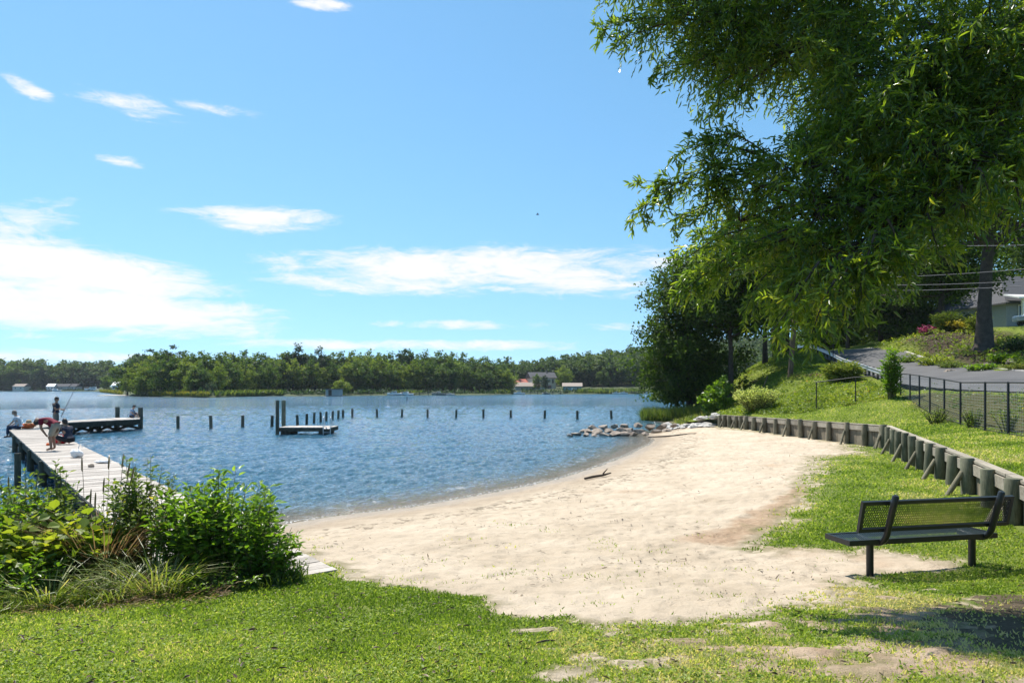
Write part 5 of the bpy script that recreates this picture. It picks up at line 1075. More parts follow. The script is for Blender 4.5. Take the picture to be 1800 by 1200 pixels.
def keep_cover(x, y):
    px = x / y * F + CX; ok = (x > wall_x(y) + .4) & (sdist(x, y, road_l + road_r[::-1]) < -.7) & (y > mower(x, y)) & (px < 1590)
    return ok & (r.random(len(x)) > .62 * (fbm(x * .55, y * .55, 3, 81) > .53) * (y > 44))
cover('ground_cover', 'leafy yellow green ground cover spread over the grassy bank', 90000, (.30, .585), (33, 78), keep_cover, .15, 'cover')
inbed = lambda x, y: (sdist(x, y, bed) > 1.0) & (fbm(x * .35, y * .35, 3, 91) > .44)
cover('bed_plants', 'low mixed green plants covering the bank above the road', 26000, (.48, .86), (36, 74), lambda x, y: inbed(x, y) | ((sdist(x, y, [(31.5, 57), (34, 62), (38, 74), (46, 76), (43, 62), (37, 53)]) > 0)), .22, 'cover', .03, .55, -.12)
cover('fence_weeds', 'scrubby weeds growing in the bare soil behind the wire fence', 16000, (.5, .8), (18, 36), lambda x, y: (sdist(x, y, [(14.6, 17.4), (16.8, 23.5), (18, 28), (20, 33.5), (20.7, 30), (19.8, 22), (16.5, 16.5)]) > 0) & (fbm(x * .9, y * .9, 3, 95) > .47), .10, 'weedleaf', .02, 1.1)
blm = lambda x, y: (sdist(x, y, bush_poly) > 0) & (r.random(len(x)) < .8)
g = gblades(34000, 4.8, 9, low, low, blm, .13, .010, -.35, (-.95, -.2)); tag(g.obj('undergrowth', MT['longgrass']), 'shaded tangle of grass at the foot of the shrub border', kind='stuff')  # tone shift darkens the blades: shade under the shrubs put into their colour
# litter on the beach
n = 5600; D = 6.0 * (34 / 6.0) ** r.random(n); X = D * r.uniform(-.42, .52, n); k = (sandness(X, D) > .75) & (low(X, D) > .09) & (fbm(X * .8, D * .8, 4, 99) + r.normal(0, .07, n) > .545); X, D = X[k], D[k]; n = len(X)
g = G(); A = norm(np.c_[r.normal(0, 1, (n, 2)), r.normal(0, .12, n)]); ll = r.uniform(.02, .095, n) * np.clip(D / 10, .6, 2) ** .5
g.inst((np.array([(0, -.5, 0), (0, .5, 0), (.5, .6, .05), (.5, -.6, .05), (1, .2, .0), (1, -.2, 0)], float), [np.array([(0, 1, 2, 3), (3, 2, 4, 5)])]), np.c_[X, D, low(X, D) + .012], A, np.c_[r.normal(0, .3, (n, 2)), np.ones(n)], ll, ll * r.uniform(.06, .18, n), r.random(n))
tag(g.obj('plant_litter', MT['litter']), 'scattered bits of twig and dead weed on the sand', kind='stuff')
def keep_tuft(x, y): return (sandness(x, y) > .7) & (low(x, y) > .2) & (fbm(x * 1.4, y * 1.4, 3, 101) + r.normal(0, .06, len(x)) > .68)
g = gblades(9000, 6, 13, low, low, keep_tuft, .03, .006, .1, (-.3, .5)); tag(g.obj('sparse_grass', MT['grass']), 'sparse sprigs of grass coming up through the sand', kind='stuff')
p = pick(1050, 840); T = G(); d_ = np.array([.5, .55, 0]); T.tube([p + [-.42, -.42, .04], p + [-.15, -.12, .055], p + [.2, .22, .06], p + [.48, .52, .09]], [.032, .04, .036, .02], 9, True, .4); T.tube([p + [.2, .22, .1], p + [.35, .3, .25]], [.025, .01], 6)
tag(T.obj('driftwood', MT['bark'], None, True), 'dark driftwood branch lying on the wet sand near the waterline', 'driftwood')
p = pick(958, 1131); tag(G().tube([p + [-.06, -.02, .012], p + [0, .0, .02], p + [.07, .03, .012]], [.006, .007, .003], 6).obj('twig', MT['bark']), 'small brown twig lying on the thin grass in the foreground', 'twig')

# ------------------------------------------------------------------ garden plants above the road
def gp(px, D): x = (px - CX) / F * D; return np.array([x, D, gz_(x, D)])
for px, D, h, rad, ns, nl, L, lm, T_, wr_, nm, lab in (
 (1480, 44, 1.5, 1.15, 320, 14, .5, 'longgrass', LANCE, .14, 'ornamental_grass', 'rounded clump of ornamental grass by the guard rail'),
 (1568, 33.4, 2.9, .55, 26, 34, .36, 'bushleaf', LANCE, .26, 'tall_plant', 'tall upright leafy plant growing at the end of the wire fence'),
 (1330, 41.0, 1.65, 1.4, 300, 18, .22, 'variegated', LANCE, .3, 'variegated_shrub', 'rounded pale variegated shrub spilling over the timber wall'),
 (1628, 62, 1.0, .85, 30, 12, .24, 'pink', DIAM, .7, 'flowering_shrub', 'shrub covered in magenta pink flowers above the road'),
 (1692, 60, 1.0, 1.7, 50, 14, .3, 'yellow', DIAM, .7, 'yellow_shrub', 'low golden yellow shrub left of the massive trunk'),
 (1664, 61, 2.1, 1.2, 110, 12, .6, 'reedgreen', LANCE, .1, 'ornamental_grass', 'tall tuft of ornamental grass behind the golden shrub'),
 (1700, 64, 2.0, 1.3, 60, 16, .3, 'farleaf_dark', DIAM, .6, 'shrub', 'dark green shrub behind the golden shrub'),
 (1718, 58, 1.7, .8, 80, 10, .6, 'longgrass', LANCE, .1, 'ornamental_grass', 'grey green grass tuft touching the left side of the massive trunk'),
 (1590, 54, 1.0, 1.1, 50, 14, .26, 'weedleaf', DIAM, .6, 'shrub', 'yellow green shrub at the left end of the flower bed beside the tall plant'),
 (1640, 50, 1.0, 1.4, 60, 14, .26, 'cover', DIAM, .6, 'shrub', 'low spreading light green shrub in the middle of the flower bed'),
 (1675, 46, .8, 1.2, 60, 14, .22, 'reedgreen', DIAM, .5, 'shrub', 'feathery green plant on the dark soil above the road edge'),
 (1765, 44, .8, 1.0, 50, 12, .26, 'bushleaf', BROAD, .6, 'hosta', 'clump of broad leaves on the dark soil right of the massive trunk'),
 (1722, 41.5, .5, 1.0, 50, 10, .22, 'bushleaf', BROAD, .6, 'hosta', 'low broad leaved clump among the rocks below the massive trunk'),
 (1790, 47, 1.1, 1.0, 40, 12, .26, 'farleaf_dark', DIAM, .6, 'shrub', 'dark shrub at the right edge of the flower bed'),
 (1788, 39, .45, .9, 60, 10, .22, 'longgrass', LANCE, .15, 'ornamental_grass', 'low grass clump by the road at the right edge'),
 (1615, 57, .9, 1.0, 40, 12, .24, 'cover', DIAM, .6, 'shrub', 'light green shrub right below the pink flowers'),
 (1645, 25.5, .7, .5, 26, 14, .10, 'weedleaf', BROAD, .5, 'weed', 'scrubby weed behind the fence, third bay from the far end'),
 (1712, 22.8, .75, .45, 26, 14, .10, 'weedleaf', BROAD, .5, 'weed', 'green weed behind the wire fence near its right end'),
 (1772, 20.6, .8, .5, 26, 14, .10, 'weedleaf', BROAD, .5, 'weed', 'yellowish weed behind the wire fence at the right edge')):
    plant(nm, lab, 'plant' if nm in ('tall_plant', 'hosta', 'weed') else ('grass clump' if nm == 'ornamental_grass' else 'shrub'), gp(px, D), shrub_arr(h, rad, ns, nl, L, T_, wr_, .05 if px != 1568 else .1, 1.0, .02, .12), lm, 'stem')
def rock_obj(name, label, p, s, mat, group=None, seed=0, flat=.6):
    q = np.random.default_rng(seed); n, m = 11, 7; g = G(); u = np.linspace(0, 1, m + 1) * math.pi; th = np.arange(n) * 2 * math.pi / n
    V = np.array([[math.sin(a) * math.cos(t), math.sin(a) * math.sin(t), math.cos(a)] for a in u for t in th]); 
    for _ in range(9):                        # chop flat facets
        d = norm(q.normal(size=3)); k = q.uniform(.35, .7); e = V @ d - k; V = V - np.where(e > 0, e, 0)[:, None] * d
    V += (fbm(V[:, 0] * 2 + 7 * seed, V[:, 1] * 2 + V[:, 2] * 1.7, 3, seed)[:, None] - .5) * .18 * V
    a = q.uniform(0, 6.28); c, s_ = math.cos(a), math.sin(a); V = V * [q.uniform(.8, 1.25), q.uniform(.75, 1.1), flat * q.uniform(.85, 1.2)]; V = np.c_[V[:, 0] * c - V[:, 1] * s_, V[:, 0] * s_ + V[:, 1] * c, V[:, 2]] * s
    i = np.arange(m)[:, None] * n; j = np.arange(n); k = (j + 1) % n; g.add(V, np.stack([i + j, i + n + j, i + n + k, i + k], -1).reshape(-1, 4)); o = g.obj(name, mat); o.location = tuple(float(x) for x in p)
    return tag(o, label, 'rock', group)
for i, (px, D, s, lab) in enumerate(((1625, 47, .45, 'pale rock on the dark soil at the left of the flower bed'), (1676, 43.5, .42, 'pale pink rock by the road edge below the flower bed'), (1664, 43.2, .3, 'small dark rock next to the pale pink rock'), (1735, 44.5, .5, 'brown rock right below the massive trunk'), (1722, 43.4, .45, 'reddish flat rock below the massive trunk'), (1752, 44.2, .45, 'grey rock right of the massive trunk base'), (1782, 42.5, .5, 'reddish rock at the right end of the flower bed'))): rock_obj('rock', lab, gp(px, D) + [0, 0, .06], s, MT['rock'], 'rocks in the flower bed', 100 + i, .6)
# rock jetty at the end of the beach and the pale rubble behind it
jet = [(1001, 764, .34), (1014, 762, .5), (1030, 763, .38), (1034, 758, .52), (1044, 764, .34), (1052, 759, .62), (1062, 763, .42), (1070, 757, .62), (1081, 763, .6), (1090, 757, .6), (1098, 763, .5), (1106, 758, .62), (1115, 763, .55), (1124, 758, .52), (1134, 762, .38), (1141, 756, .72), (1153, 759, .55), (1163, 755, .5), (1172, 758, .5), (1184, 755, .45), (1060, 755, .55), (1098, 754, .5), (1042, 755, .5), (1080, 754, .5), (1122, 753, .5), (1024, 757, .4)]
for i, (px, py, s) in enumerate(jet):
    p = on_z(px, py + 3, 0); p[2] = max(0.0, float(low(np.array([p[0]]), np.array([p[1]]))[0])) + .12 * s + (.22 if py < 757 else .04)
    lab = {0: 'small pointed boulder at the left tip of the rock jetty', 8: 'rounded upright boulder in the middle of the rock jetty', 15: 'largest squarish boulder where the rock jetty meets the beach'}.get(i, 'grey brown boulder among those piled in the low rock jetty')
    rock_obj('boulder', lab, p, s * .84, MT['rock'], 'boulders of the rock jetty', 200 + i, .5)
for i in range(46):
    px = r.uniform(1168, 1262); py = np.interp(px, [1168, 1262], [748, 738]) + r.uniform(-9, 9); D = np.interp(px, [1168, 1262], [49, 46]) + r.uniform(-3, 3); x = (px - CX) / F * D; z = max(.0, gz_(x, D)); rock_obj('boulder', 'pale slab of rubble on the shore between the rock jetty and the timber wall', (x, D, z + .06), r.uniform(.25, .6), MT['rock_pale'], 'pale rubble at the foot of the bank', 300 + i, .4)
p = pick(1165, 769); tag(G().tube([p + [-.8, 0, .03], p + [.4, .3, .06], p + [1.6, .9, .14], p + [3.0, 1.5, .16]], [.03, .04, .035, .02], 8).obj('log', MT['bark_grey']), 'grey log lying on the sand below the rubble', 'log')

# ------------------------------------------------------------------ boats and far docks
def boat_arr(L=7.5):
    ks = np.linspace(0, 1, 9); hull = G(); rows = []
    for k in ks:
        w = 1.25 * (1 - k ** 3.2) ** .7 * (1.0 if k > 0 else .96); sh = .95 + .35 * k ** 2; y = -L / 2 + L * k
        rows.append([(0, y + .0, -.2 + .25 * k), (w * .7, y, .05 + .15 * k), (w, y, sh), (w * .86, y, sh + .02), (-w * .86, y, sh + .02), (-w, y, sh), (-w * .7, y, .05 + .15 * k)])
    V = np.array(rows).reshape(-1, 3); i = np.arange(8)[:, None] * 7; j = np.arange(7); kk = (j + 1) % 7; hull.add(V, [np.stack([i + j, i + kk, i + 7 + kk, i + 7 + j], -1).reshape(-1, 4), np.array([[0, 6, 5, 4, 3, 2, 1]])])
    cab = G(); cab.box((0, L * .04, 1.45), (1.7, L * .32, .9)); cab.box((0, -L * .04, 2.0), (1.8, L * .2, .12))
    win = G(); win.add([(-.82, L * .20, 1.9), (.82, L * .20, 1.9), (.9, L * .31, 1.15), (-.9, L * .31, 1.15)], [[0, 1, 2, 3]]); win.box((.87, L * .04, 1.55), (.05, L * .24, .35)); win.box((-.87, L * .04, 1.55), (.05, L * .24, .35))
    rail = G(); rail.tube([(-1.05, L * .2, 1.55), (-.75, L * .38, 1.75), (0, L * .48, 1.85), (.75, L * .38, 1.75), (1.05, L * .2, 1.55)], .025, 5); rail.tube([(0, -L * .05, 2.0), (0, -L * .08, 3.4)], .03, 5)
    return hull, cab, win, rail
ba = boat_arr(); BO = None
for px, D, s, rz, lab in ((165, 516, 1.7, 1.9, 'large white cabin cruiser moored at the far left shore'), (180, 518, 1.1, 1.4, 'white boat just right of the large cabin cruiser on the far left'), (99, 512, .9, 1.5, 'small white boat in front of the long low grey house'), (203, 392, .55, 1.7, 'tiny white boat near the marsh spit'), (694, 243, .72, 1.75, 'white cruiser moored under dark trees, left of a pair'), (714.5, 243, .66, 1.3, 'white cruiser with an open stern, right of a pair moored under dark trees'), (771, 247, .68, 1.9, 'white cruiser moored alone under the trees right of the pair'),
    (791, 248, .42, 1.5, 'small white runabout right of the lone moored cruiser'), (913, 277, .62, 1.6, 'white boat at the dock in front of the tan roofed shed'), (960, 279, .45, 1.4, 'small boat at the dock below the upright trees'), (1083, 299, .45, 1.5, 'small white boat at the long dock, nearest the teal cabin'), (1096, 299, .5, 1.7, 'second small white boat along the long dock'), (1140, 300, .5, 1.3, 'small white boat at the right end of the long dock')):
    p = far(px, D, .05)
    if BO is None:
        BO = thing('motor_boat', lab, 'boat', (0, 0, 0)); [g_.obj(nm, MT[m_], BO, sm_) for g_, nm, m_, sm_ in zip(ba, ('hull', 'cabin', 'windscreen', 'rail'), ('white', 'white', 'glass', 'galv'), (True, False, False, True))]
        BO.location = tuple(p); BO.rotation_euler = (0, 0, rz); BO.scale = (s,) * 3; BO['group'] = 'boats on the far shore'
    else: dup(BO, p, rz, s, lab, 'boats on the far shore')
for pa, pb2, D, lab in ((1072, 1172, 302, 'long low wooden dock along the right of the far shore'), (905, 985, 278, 'wooden dock in front of the house group on the far shore'), (675, 800, 246, 'low wooden bulkhead dock behind the moored cruisers'), (60, 200, 521, 'dark low dock along the far left shore')):
    a, b = far(pa, D, 0), far(pb2, D, 0); T = thing('dock', lab, 'dock', a); G().beam(a + [0, 0, .75], b + [0, 0, .75], 1.6, .22).obj('deck', MT['plank'], T); n = int(np.linalg.norm(b - a) / 3)
    for i in range(n + 1): c = a + (b - a) * i / n; G().tube([c + [0, -.8, -.8], c + [0, -.8, 1.5]], .16, 6).obj('post', MT['piling'], T)
p = far(893, 303, .25); g = G(); g.ell(p + [0, 0, 0], (9, 3, .35), 20, 6); struct(g.obj('far_beach', MT['sand_far'], None, True))
p = far(208, 238, .0); g = G(); g.ell(p, (7.5, 1.8, .28), 20, 6); struct(g.obj('sand_spit', MT['sand_far'], None, True))
# parked car by the bungalow
cb_ = at(1830, 575, 66); cb_[2] = gz_(cb_[0], 66); CR = thing('parked_car', 'white car parked in front of the bungalow, only its front end in view', 'car', (0, 0, 0))
prof_ = [(-2.2, .45), (-2.25, .85), (-2.0, 1.0), (-1.2, 1.08), (-.5, 1.55), (1.2, 1.6), (2.0, 1.15), (2.2, 1.0), (2.2, .4)]
g = G(); V = [(x, y * (1 if z < 1.2 else .8), z) for y in (-.9, -.84, .84, .9) for x, z in prof_]; n = len(prof_)
for a in range(3):
    for i in range(n): g.add([V[a * n + i], V[a * n + (i + 1) % n], V[(a + 1) * n + (i + 1) % n], V[(a + 1) * n + i]], [[0, 1, 2, 3]])
for a in (0, 3): g.add(V[a * n:(a + 1) * n], [list(range(n)) if a else list(range(n))[::-1]])
g.obj('body', MT['white'], CR); g = G(); g.add([(-1.22, -.68, 1.10), (-1.22, .68, 1.10), (-.56, .6, 1.53), (-.56, -.6, 1.53)], [[0, 1, 2, 3]]); g.obj('windscreen', MT['glass'], CR)
for s in (-1, 1):
    g = G(); g.add([(-1.0, s * .80, 1.12), (1.6, s * .80, 1.15), (1.15, s * .735, 1.52), (-.45, s * .735, 1.5)], [[0, 1, 2, 3]]); g.obj('side_window', MT['glass'], CR); G().box((-2.24, s * .62, .82), (.05, .32, .14)).obj('headlight', MT['galv'], CR)
    for x in (-1.4, 1.35): g = G(); g.tube([(x, s * .93, .33), (x, s * .7, .33)], .33, 16); wh = g.obj('wheel', MT['blackmetal'], CR, True); G().tube([(x, s * .94, .33), (x, s * .9, .33)], .2, 12).obj('rim', MT['galv'], wh, True)
CR.location = tuple(cb_); CR.rotation_euler = (0, 0, .1)
# gull
p = at(945, 377, 90); GU = thing('gull', 'dark bird flying high over the water', 'bird', p); g = G(); g.ell(p, (.22, .07, .07), 8, 6)
for s in (-1, 1): g.add([p + [.08, 0, .03], p + [-.06, 0, .03], p + [-.02, s * .25, .14], p + [.06, s * .25, .14], p + [-.05, s * .55, .08]], [[0, 1, 2], [0, 2, 3], [3, 2, 4]])
g.obj('body', MT['darkwood'], GU, True)
# ------------------------------------------------------------------ people on the pier
MT['skin'] = mat_flat('skin', (.42, .26, .18), .6); MT['skin_tan'] = mat_flat('skin_tan', (.30, .17, .11), .6); MT['hair_dark'] = mat_flat('dark_hair', (.018, .014, .012), .5); MT['hair_grey'] = mat_flat('grey_hair', (.16, .13, .11), .6)
for nm, c in dict(shirt_navy=(.02, .028, .05), shirt_wine=(.16, .012, .03), shirt_pale=(.42, .50, .58), shirt_blue=(.30, .40, .55), shorts_grey=(.16, .15, .13), shorts_khaki=(.30, .27, .22), jeans=(.04, .06, .11), shorts_black=(.02, .02, .025), red=(.42, .02, .03), orange=(.75, .16, .05), straw=(.62, .42, .24), plastic=(.75, .75, .76), shoe=(.05, .05, .055), rod=(.06, .05, .045)).items(): MT[nm] = mat_flat(nm, c, .8, .2)
def skin_mesh(name, V, E, Rd, root=0, sub=1):
    me = bpy.data.meshes.new(name); me.from_pydata([tuple(map(float, v)) for v in V], E, []); o = bpy.data.objects.new(name, me); COL.objects.link(o)
    o.modifiers.new('skin', 'SKIN'); 
    for i, rd in enumerate(Rd): me.skin_vertices[0].data[i].radius = (rd, rd) if np.isscalar(rd) else rd
    me.skin_vertices[0].data[root].use_root = True
    s = o.modifiers.new('sub', 'SUBSURF'); s.levels = s.render_levels = sub
    dg = bpy.context.evaluated_depsgraph_get(); m2 = bpy.data.meshes.new_from_object(o.evaluated_get(dg)); bpy.data.objects.remove(o); bpy.data.meshes.remove(me); m2.name = name
    m2.polygons.foreach_set('use_smooth', np.ones(len(m2.polygons), bool)); return m2
def person(label, loc, rz, J, k, skin, hair, top, bot, shoes=None, longleg=False, hat=False):
    """J: joints in metres for a 1.75 m figure (x forward, y left); k scales the whole body"""
    T = thing('person', label, 'person', loc, rz); J = {a: np.array(b, float) * k for a, b in J.items()}
    order = ['pel', 'spi', 'che', 'nek', 'hd1', 'hd2', 'shL', 'elL', 'wrL', 'haL', 'shR', 'elR', 'wrR', 'haR', 'hiL', 'knL', 'anL', 'toL', 'hiR', 'knR', 'anR', 'toR']
    rd = dict(pel=.125, spi=.115, che=.13, nek=.05, hd1=.082, hd2=.085, sh=.062, el=.042, wr=.029, ha=.036, hi=.085, kn=.056, an=.038, to=.036)
    V = [J[o] for o in order]; Rr = [rd.get(o, rd.get(o[:2])) * k for o in order]; ix = {o: i for i, o in enumerate(order)}
    E = [(ix[a], ix[b]) for a, b in (('pel', 'spi'), ('spi', 'che'), ('che', 'nek'), ('nek', 'hd1'), ('hd1', 'hd2'), ('che', 'shL'), ('che', 'shR'), ('pel', 'hiL'), ('pel', 'hiR'))]
    for s in 'LR': E += [(ix[a + s], ix[b + s]) for a, b in (('sh', 'el'), ('el', 'wr'), ('wr', 'ha'), ('hi', 'kn'), ('kn', 'an'), ('an', 'to'))]
    body = link('body', skin_mesh('body', V, E, Rr, 0, 2), T); body.data.materials.append(MT[skin])
    # head shape with nose, ears, eyes; five fingers and a thumb on each hand, all in the one body mesh
    up_h = norm(J['hd2'] - J['hd1']); fw = norm(np.array([1, 0, 0]) - up_h * up_h[0]) if abs(up_h[0]) < .97 else np.array([0, 0, -1.]) * np.sign(up_h[0]); sd = np.cross(up_h, fw); hc = (J['hd1'] + J['hd2']) / 2 + up_h * .01 * k
    g = G(); g.ell(hc, (.098 * k, .078 * k, .122 * k), 14, 10, axes=[fw, sd, up_h]); g.ell(hc + fw * .10 * k - up_h * .02 * k, (.022 * k, .014 * k, .024 * k), 8, 6, axes=[fw, sd, up_h])
    for s in (-1, 1): g.ell(hc + sd * s * .08 * k - up_h * .01 * k, (.02 * k, .01 * k, .032 * k), 8, 6, axes=[fw, sd, up_h])
    g.ell(hc + fw * .088 * k - up_h * .062 * k, (.012 * k, .026 * k, .008 * k), 8, 6, axes=[fw, sd, up_h])
    for s in 'LR':
        h0 = J['ha' + s]; d = norm(J['ha' + s] - J['wr' + s]); side = norm(np.cross(d, [0.2, 0, 1])); pn = np.cross(side, d)
        for q, (o_, ln) in enumerate(((-.027, .07), (-.009, .08), (.009, .077), (.027, .062))):
            b0 = h0 + side * o_ * k + d * .015 * k; m1 = b0 + d * ln * .5 * k - pn * .01 * k; g.tube([b0, m1, m1 + d * ln * .35 * k - pn * .03 * k], [.0095 * k, .0088 * k, .007 * k], 6)
        t0 = h0 + side * -.032 * k - d * .01 * k; g.tube([t0, t0 - side * .025 * k + d * .025 * k, t0 - side * .028 * k + d * .055 * k], [.011 * k, .010 * k, .008 * k], 6)
    m2 = g.mesh('extra', MT[skin], True); tmp = bpy.data.objects.new('tmp', m2)
    import bmesh
    bm = bmesh.new(); bm.from_mesh(body.data); bm.from_mesh(m2); bm.to_mesh(body.data); bm.free(); bpy.data.objects.remove(tmp)
    body.data.polygons.foreach_set('use_smooth', np.ones(len(body.data.polygons), bool))
    g = G()
    for s in (-1, 1): g.ell(hc + fw * .088 * k + sd * s * .033 * k + up_h * .006 * k, (.01 * k, .014 * k, .008 * k), 8, 6, axes=[fw, sd, up_h])
    g.obj('eyes', MT['hair_dark'], T, True) if False else link('eyes', g.mesh('eyes', MT['hair_dark'], True), T)
    g = G(); g.ell(hc + up_h * .018 * k - fw * .014 * k, (.107 * k, .09 * k, .122 * k), 14, 8, axes=[fw, sd, up_h], hi=.52); g.ell(hc - fw * .035 * k + up_h * .0 * k, (.085 * k, .085 * k, .115 * k), 12, 8, axes=[fw, sd, up_h]); link('hair', g.mesh('hair', MT[hair], True), T)
    def cloth(nm, keys, ed, add, mat):
        V = [J[a] if isinstance(a, str) else J[a[0]] * (1 - a[2]) + J[a[1]] * a[2] for a in keys]; Rr = add
        m = skin_mesh(nm, V, ed, [q * k for q in Rr], 0, 2); m.materials.append(MT[mat]); return link(nm, m, T)
    cloth('shirt', ['spi', 'che', ('che', 'nek', .6), 'shL', ('shL', 'elL', .65), 'shR', ('shR', 'elR', .65), ('pel', 'spi', .25)], [(0, 1), (1, 2), (1, 3), (3, 4), (1, 5), (5, 6), (0, 7)], [.145, .158, .075, .085, .072, .085, .072, .142], top)
    end = 'an' if longleg else 'kn'; kk = .92 if longleg else 1.06
    cloth('trousers' if longleg else 'shorts', ['pel', ('pel', 'spi', .3), 'hiL', 'knL', 'hiR', 'knR'] + ([('knL', 'anL', .9), ('knR', 'anR', .9)] if longleg else []), [(0, 1), (0, 2), (2, 3), (0, 4), (4, 5)] + ([(3, 6), (5, 7)] if longleg else []), [.145, .138, .108, .078 if longleg else .088, .108, .078 if longleg else .088] + ([.062, .062] if longleg else []), bot)
    if shoes:
        for s in 'LR':
            m = skin_mesh('shoe', [J['an' + s] - np.array([.03, 0, .03]) * k, J['to' + s] + np.array([.02, 0, 0]) * k], [(0, 1)], [.048 * k, .042 * k], 0, 2); m.materials.append(MT[shoes]); link('shoe', m, T)
    return T
def stand(lean=0, armR=None, armL=None, bend=0):
    J = dict(pel=(0, 0, .95), spi=(.01, 0, 1.10), che=(.02, 0, 1.33), nek=(.03, 0, 1.50), hd1=(.045, 0, 1.60), hd2=(.06, 0, 1.69), shL=(.01, .17, 1.40), elL=(-.02, .23, 1.13), wrL=(.06, .22, .90), haL=(.09, .21, .83), shR=(.01, -.17, 1.40), elR=(-.02, -.23, 1.13), wrR=(.06, -.22, .90), haR=(.09, -.21, .83),
        hiL=(0, .09, .90), knL=(.03, .10, .50), anL=(-.02, .11, .09), toL=(.14, .13, .04), hiR=(0, -.09, .90), knR=(.03, -.10, .50), anR=(-.02, -.11, .09), toR=(.14, -.13, .04))
    if armR: J.update(elR=armR[0], wrR=armR[1], haR=armR[2])
    if armL: J.update(elL=armL[0], wrL=armL[1], haL=armL[2])
    return J
dk = DZ
# boy fishing, standing; turned right
p = on_z(98, 757, dk); J = stand(armR=((.08, -.24, 1.14), (.32, -.12, 1.13), (.40, -.08, 1.14)), armL=((.06, .24, 1.14), (.30, .12, 1.08), (.38, .08, 1.10)))
KS = 1.58 / 1.75; st = person('person in navy shirt and grey shorts standing on the pier with a fishing rod', (p[0], p[1], dk), R(8), J, KS, 'skin_tan', 'hair_dark', 'shirt_navy', 'shorts_grey')
ha = np.array([.43, 0, 1.12]) * KS; c, s = math.cos(R(8)), math.sin(R(8)); hw = np.array([p[0] + ha[0] * c, p[1] + ha[0] * s, dk + ha[2]])
FR = thing('fishing_rod', 'thin dark fishing rod held up by the standing person', 'fishing rod', hw); d = norm(np.array([.32, .25, 1.0])); G().tube([hw - d * .35, hw + d * .1], .014, 7).obj('grip', MT['rod'], FR); G().tube([hw + d * .1, hw + d * .9 + [.02, 0, 0], hw + d * 1.75 + [.10, 0, -.02]], [.011, .009, .006], 5).obj('blank', MT['rod'], FR); g = G(); g.tube([hw + [0.02, -.03, -.05], hw + [0.02, .03, -.05]], .03, 10); g.obj('reel', MT['galv'], FR)
# boy bending forward, facing left
p = on_z(93, 792, dk); J = dict(pel=(-.10, 0, .84), spi=(.02, 0, .95), che=(.24, 0, 1.03), nek=(.40, 0, 1.04), hd1=(.50, 0, 1.01), hd2=(.58, 0, .96), shL=(.29, .17, 1.02), elL=(.26, .2, .76), wrL=(.13, .14, .53), haL=(.09, .12, .48), shR=(.29, -.17, 1.02), elR=(.26, -.2, .76), wrR=(.15, -.14, .53), haR=(.12, -.12, .48),
    hiL=(-.10, .09, .80), knL=(.02, .10, .47), anL=(-.02, .10, .09), toL=(.14, .12, .04), hiR=(-.10, -.09, .80), knR=(.06, -.10, .47), anR=(.02, -.11, .09), toR=(.18, -.13, .04))
person('person in dark red shirt and khaki shorts bending forward on the pier', (p[0], p[1], dk), R(176), J, .97, 'skin_tan', 'hair_dark', 'shirt_wine', 'shorts_khaki')
# boy squatting beside the red bag, facing left and away
p = on_z(119, 781, dk); J = dict(pel=(-.12, 0, .18), spi=(-.06, 0, .33), che=(.06, 0, .54), nek=(.14, 0, .68), hd1=(.19, 0, .77), hd2=(.22, 0, .85), shL=(.08, .17, .60), elL=(.28, .22, .42), wrL=(.42, .14, .30), haL=(.47, .12, .25), shR=(.08, -.17, .60), elR=(.28, -.22, .42), wrR=(.42, -.14, .30), haR=(.47, -.12, .25),
    hiL=(-.10, .10, .17), knL=(.30, .26, .28), anL=(.16, .16, .08), toL=(.32, .2, .04), hiR=(-.10, -.10, .17), knR=(.30, -.26, .28), anR=(.16, -.16, .08), toR=(.32, -.2, .04))
person('person crouching on the pier in dark clothes with the head bowed over a red bag', (p[0], p[1], dk), R(150), J, .98, 'skin_tan', 'hair_dark', 'shirt_navy', 'shorts_black')
# man sitting on the left edge, legs over the water, facing left
def sit(fold=True):
    return dict(pel=(-.05, 0, .12), spi=(-.06, 0, .28), che=(.02, 0, .50), nek=(.09, 0, .66), hd1=(.14, 0, .75), hd2=(.17, 0, .83), shL=(.02, .18, .56), elL=(.14, .24, .34), wrL=(.30, .18, .22), haL=(.36, .15, .20), shR=(.02, -.18, .56), elR=(.12, -.24, .34), wrR=(.30, -.18, .22), haR=(.36, -.15, .20),
        hiL=(-.02, .10, .11), knL=(.38, .12, .12), anL=(.40, .12, -.32), toL=(.54, .13, -.38), hiR=(-.02, -.10, .11), knR=(.38, -.12, .12), anR=(.36, -.12, -.32), toR=(.50, -.13, -.38))
p = on_z(26, 754, dk); person('person in pale shirt sitting on the pier edge with legs over the water', (p[0] + .08, p[1] + .1, dk), R(192), sit(), 1.0, 'skin', 'hair_grey', 'shirt_pale', 'jeans', 'shoe', True)
# person sitting at the far end of the arm
p = on_z(228, 734.6, dk); J = sit(); J.update(knL=(.26, .18, .38), anL=(.40, .1, .08), toL=(.54, .12, .04), knR=(.3, -.2, .14), anR=(.42, -.02, .08), toR=(.52, -.1, .06))
person('person in a light blue shirt sitting between the two end posts of the pier', (p[0], p[1] + .25, dk), R(10), J, .95, 'skin', 'hair_dark', 'shirt_blue', 'jeans', None, False)
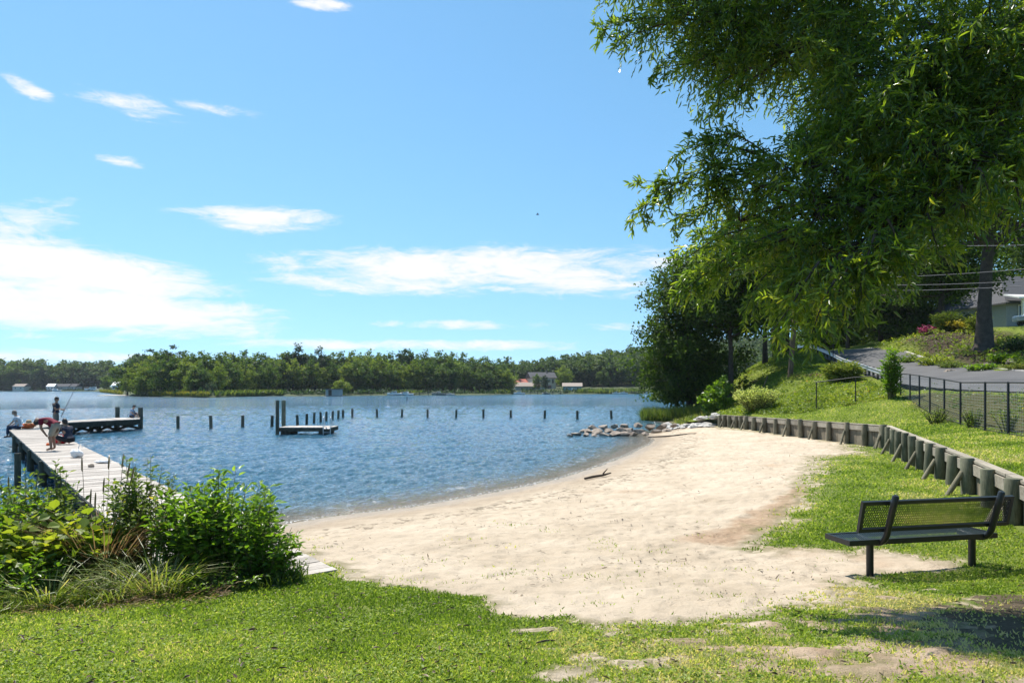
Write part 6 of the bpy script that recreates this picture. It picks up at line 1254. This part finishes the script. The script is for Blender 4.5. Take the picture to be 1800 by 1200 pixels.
# things lying on the pier
def bag(name, label, p, sz, mat, seed, cat='bag'):
    q = np.random.default_rng(seed); g = G(); g.ell((0, 0, 0), (1, 1, 1), 16, 10); V, Fd, A = g.arrays(); nz = (fbm(V[:, 0] * 2.2 + seed, V[:, 1] * 2.2 + V[:, 2] * 1.9, 3, seed) - .5) * 1.3; V = V * (1 + nz[:, None]) * np.array(sz) ; V[:, 2] = np.maximum(V[:, 2] + sz[2] * .85, .01)
    g2 = G(); g2.add(V, list(Fd.values())); return g2, q
p = on_z(135, 804, dk); T = thing('plastic_bag', 'crumpled white plastic bag standing on the pier deck', 'bag', (0, 0, 0)); g, _ = bag('b', '', p, (.16, .11, .13), 'plastic', 5); g.obj('sack', MT['plastic'], T, True); G().tube([(.04, 0, .26), (.08, 0, .38), (.14, 0, .40), (.16, 0, .3)], .012, 6).obj('handle', MT['plastic'], T, True); T.location = tuple(p)
p = on_z(180, 814, dk); g, _ = bag('b', '', p, (.16, .1, .05), 'plastic', 8); o = g.obj('crumpled_paper', MT['plastic'], None, True); o.location = tuple(p); tag(o, 'flat crumpled grey paper on the right side of the pier deck', 'paper')
p = on_z(161, 821, dk); g, _ = bag('b', '', p, (.08, .06, .05), 'rock', 9); o = g.obj('bait_box', MT['rock'], None, True); o.location = tuple(p); tag(o, 'small grey lump on the pier deck nearest the shrubs', 'box')
p = on_z(84, 783, dk); g, _ = bag('b', '', p, (.05, .05, .05), 'red', 10); o = g.obj('bait_cup', MT['orange'], None, True); o.location = tuple(p); tag(o, 'tiny orange cup on the deck left of the bending person', 'cup')
p = on_z(105, 780, dk); T = thing('red_bag', 'red soft bag on the pier in front of the crouching person', 'bag', (0, 0, 0)); g, _ = bag('b', '', p, (.22, .16, .14), 'red', 12); g.obj('sack', MT['red'], T, True); G().tube([(-.14, 0, .22), (-.08, 0, .34), (.08, 0, .34), (.14, 0, .22)], .014, 6).obj('handle', MT['red'], T, True); T.location = tuple(p + [-.05, .1, 0])
p = on_z(50, 753, dk); T = thing('orange_bag', 'bright orange bag sitting on the pier beside the seated person', 'bag', (0, 0, 0)); g, _ = bag('b', '', p, (.27, .2, .15), 'orange', 14); g.obj('sack', MT['orange'], T, True); G().box((-.28, 0, .12), (.05, .06, .24)).obj('strap', MT['darkwood'], T); T.location = tuple(p)
T = thing('straw_hat', 'tan straw sun hat resting on top of the orange bag', 'hat', p + [.02, 0, .26]); c = p + np.array([.02, 0, .26]); G().lathe(c, [(.001, .02), (.19, .0), (.21, -.01), (.19, .012), (.125, .03)], 20).obj('brim', MT['straw'], T, True); G().lathe(c, [(.125, .02), (.115, .13), (.085, .18), (.001, .19)], 20).obj('crown', MT['straw'], T, True); G().lathe(c, [(.128, .025), (.126, .065)], 20).obj('band', MT['darkwood'], T, True)

for o in COL.objects:
    if 'label' in o and not (4 <= len(str(o['label']).split()) <= 16): print('LABEL', len(o['label'].split()), o.name, o['label'])

# ------------------------------------------------------------------ summer haze over the lake
m = bpy.data.materials.new('haze'); t = NT(m); pv = t.n('ShaderNodeVolumePrincipled', Color=(.80, .88, 1.0), Density=.00009, Anisotropy=.2); t.n('ShaderNodeOutputMaterial', Volume=pv.outputs[0])
g = G(); g.box((0, 1300, 59), (3600, 3400, 122)); o = g.obj('haze', m); tag(o, 'thin summer haze over the lake', kind='stuff')
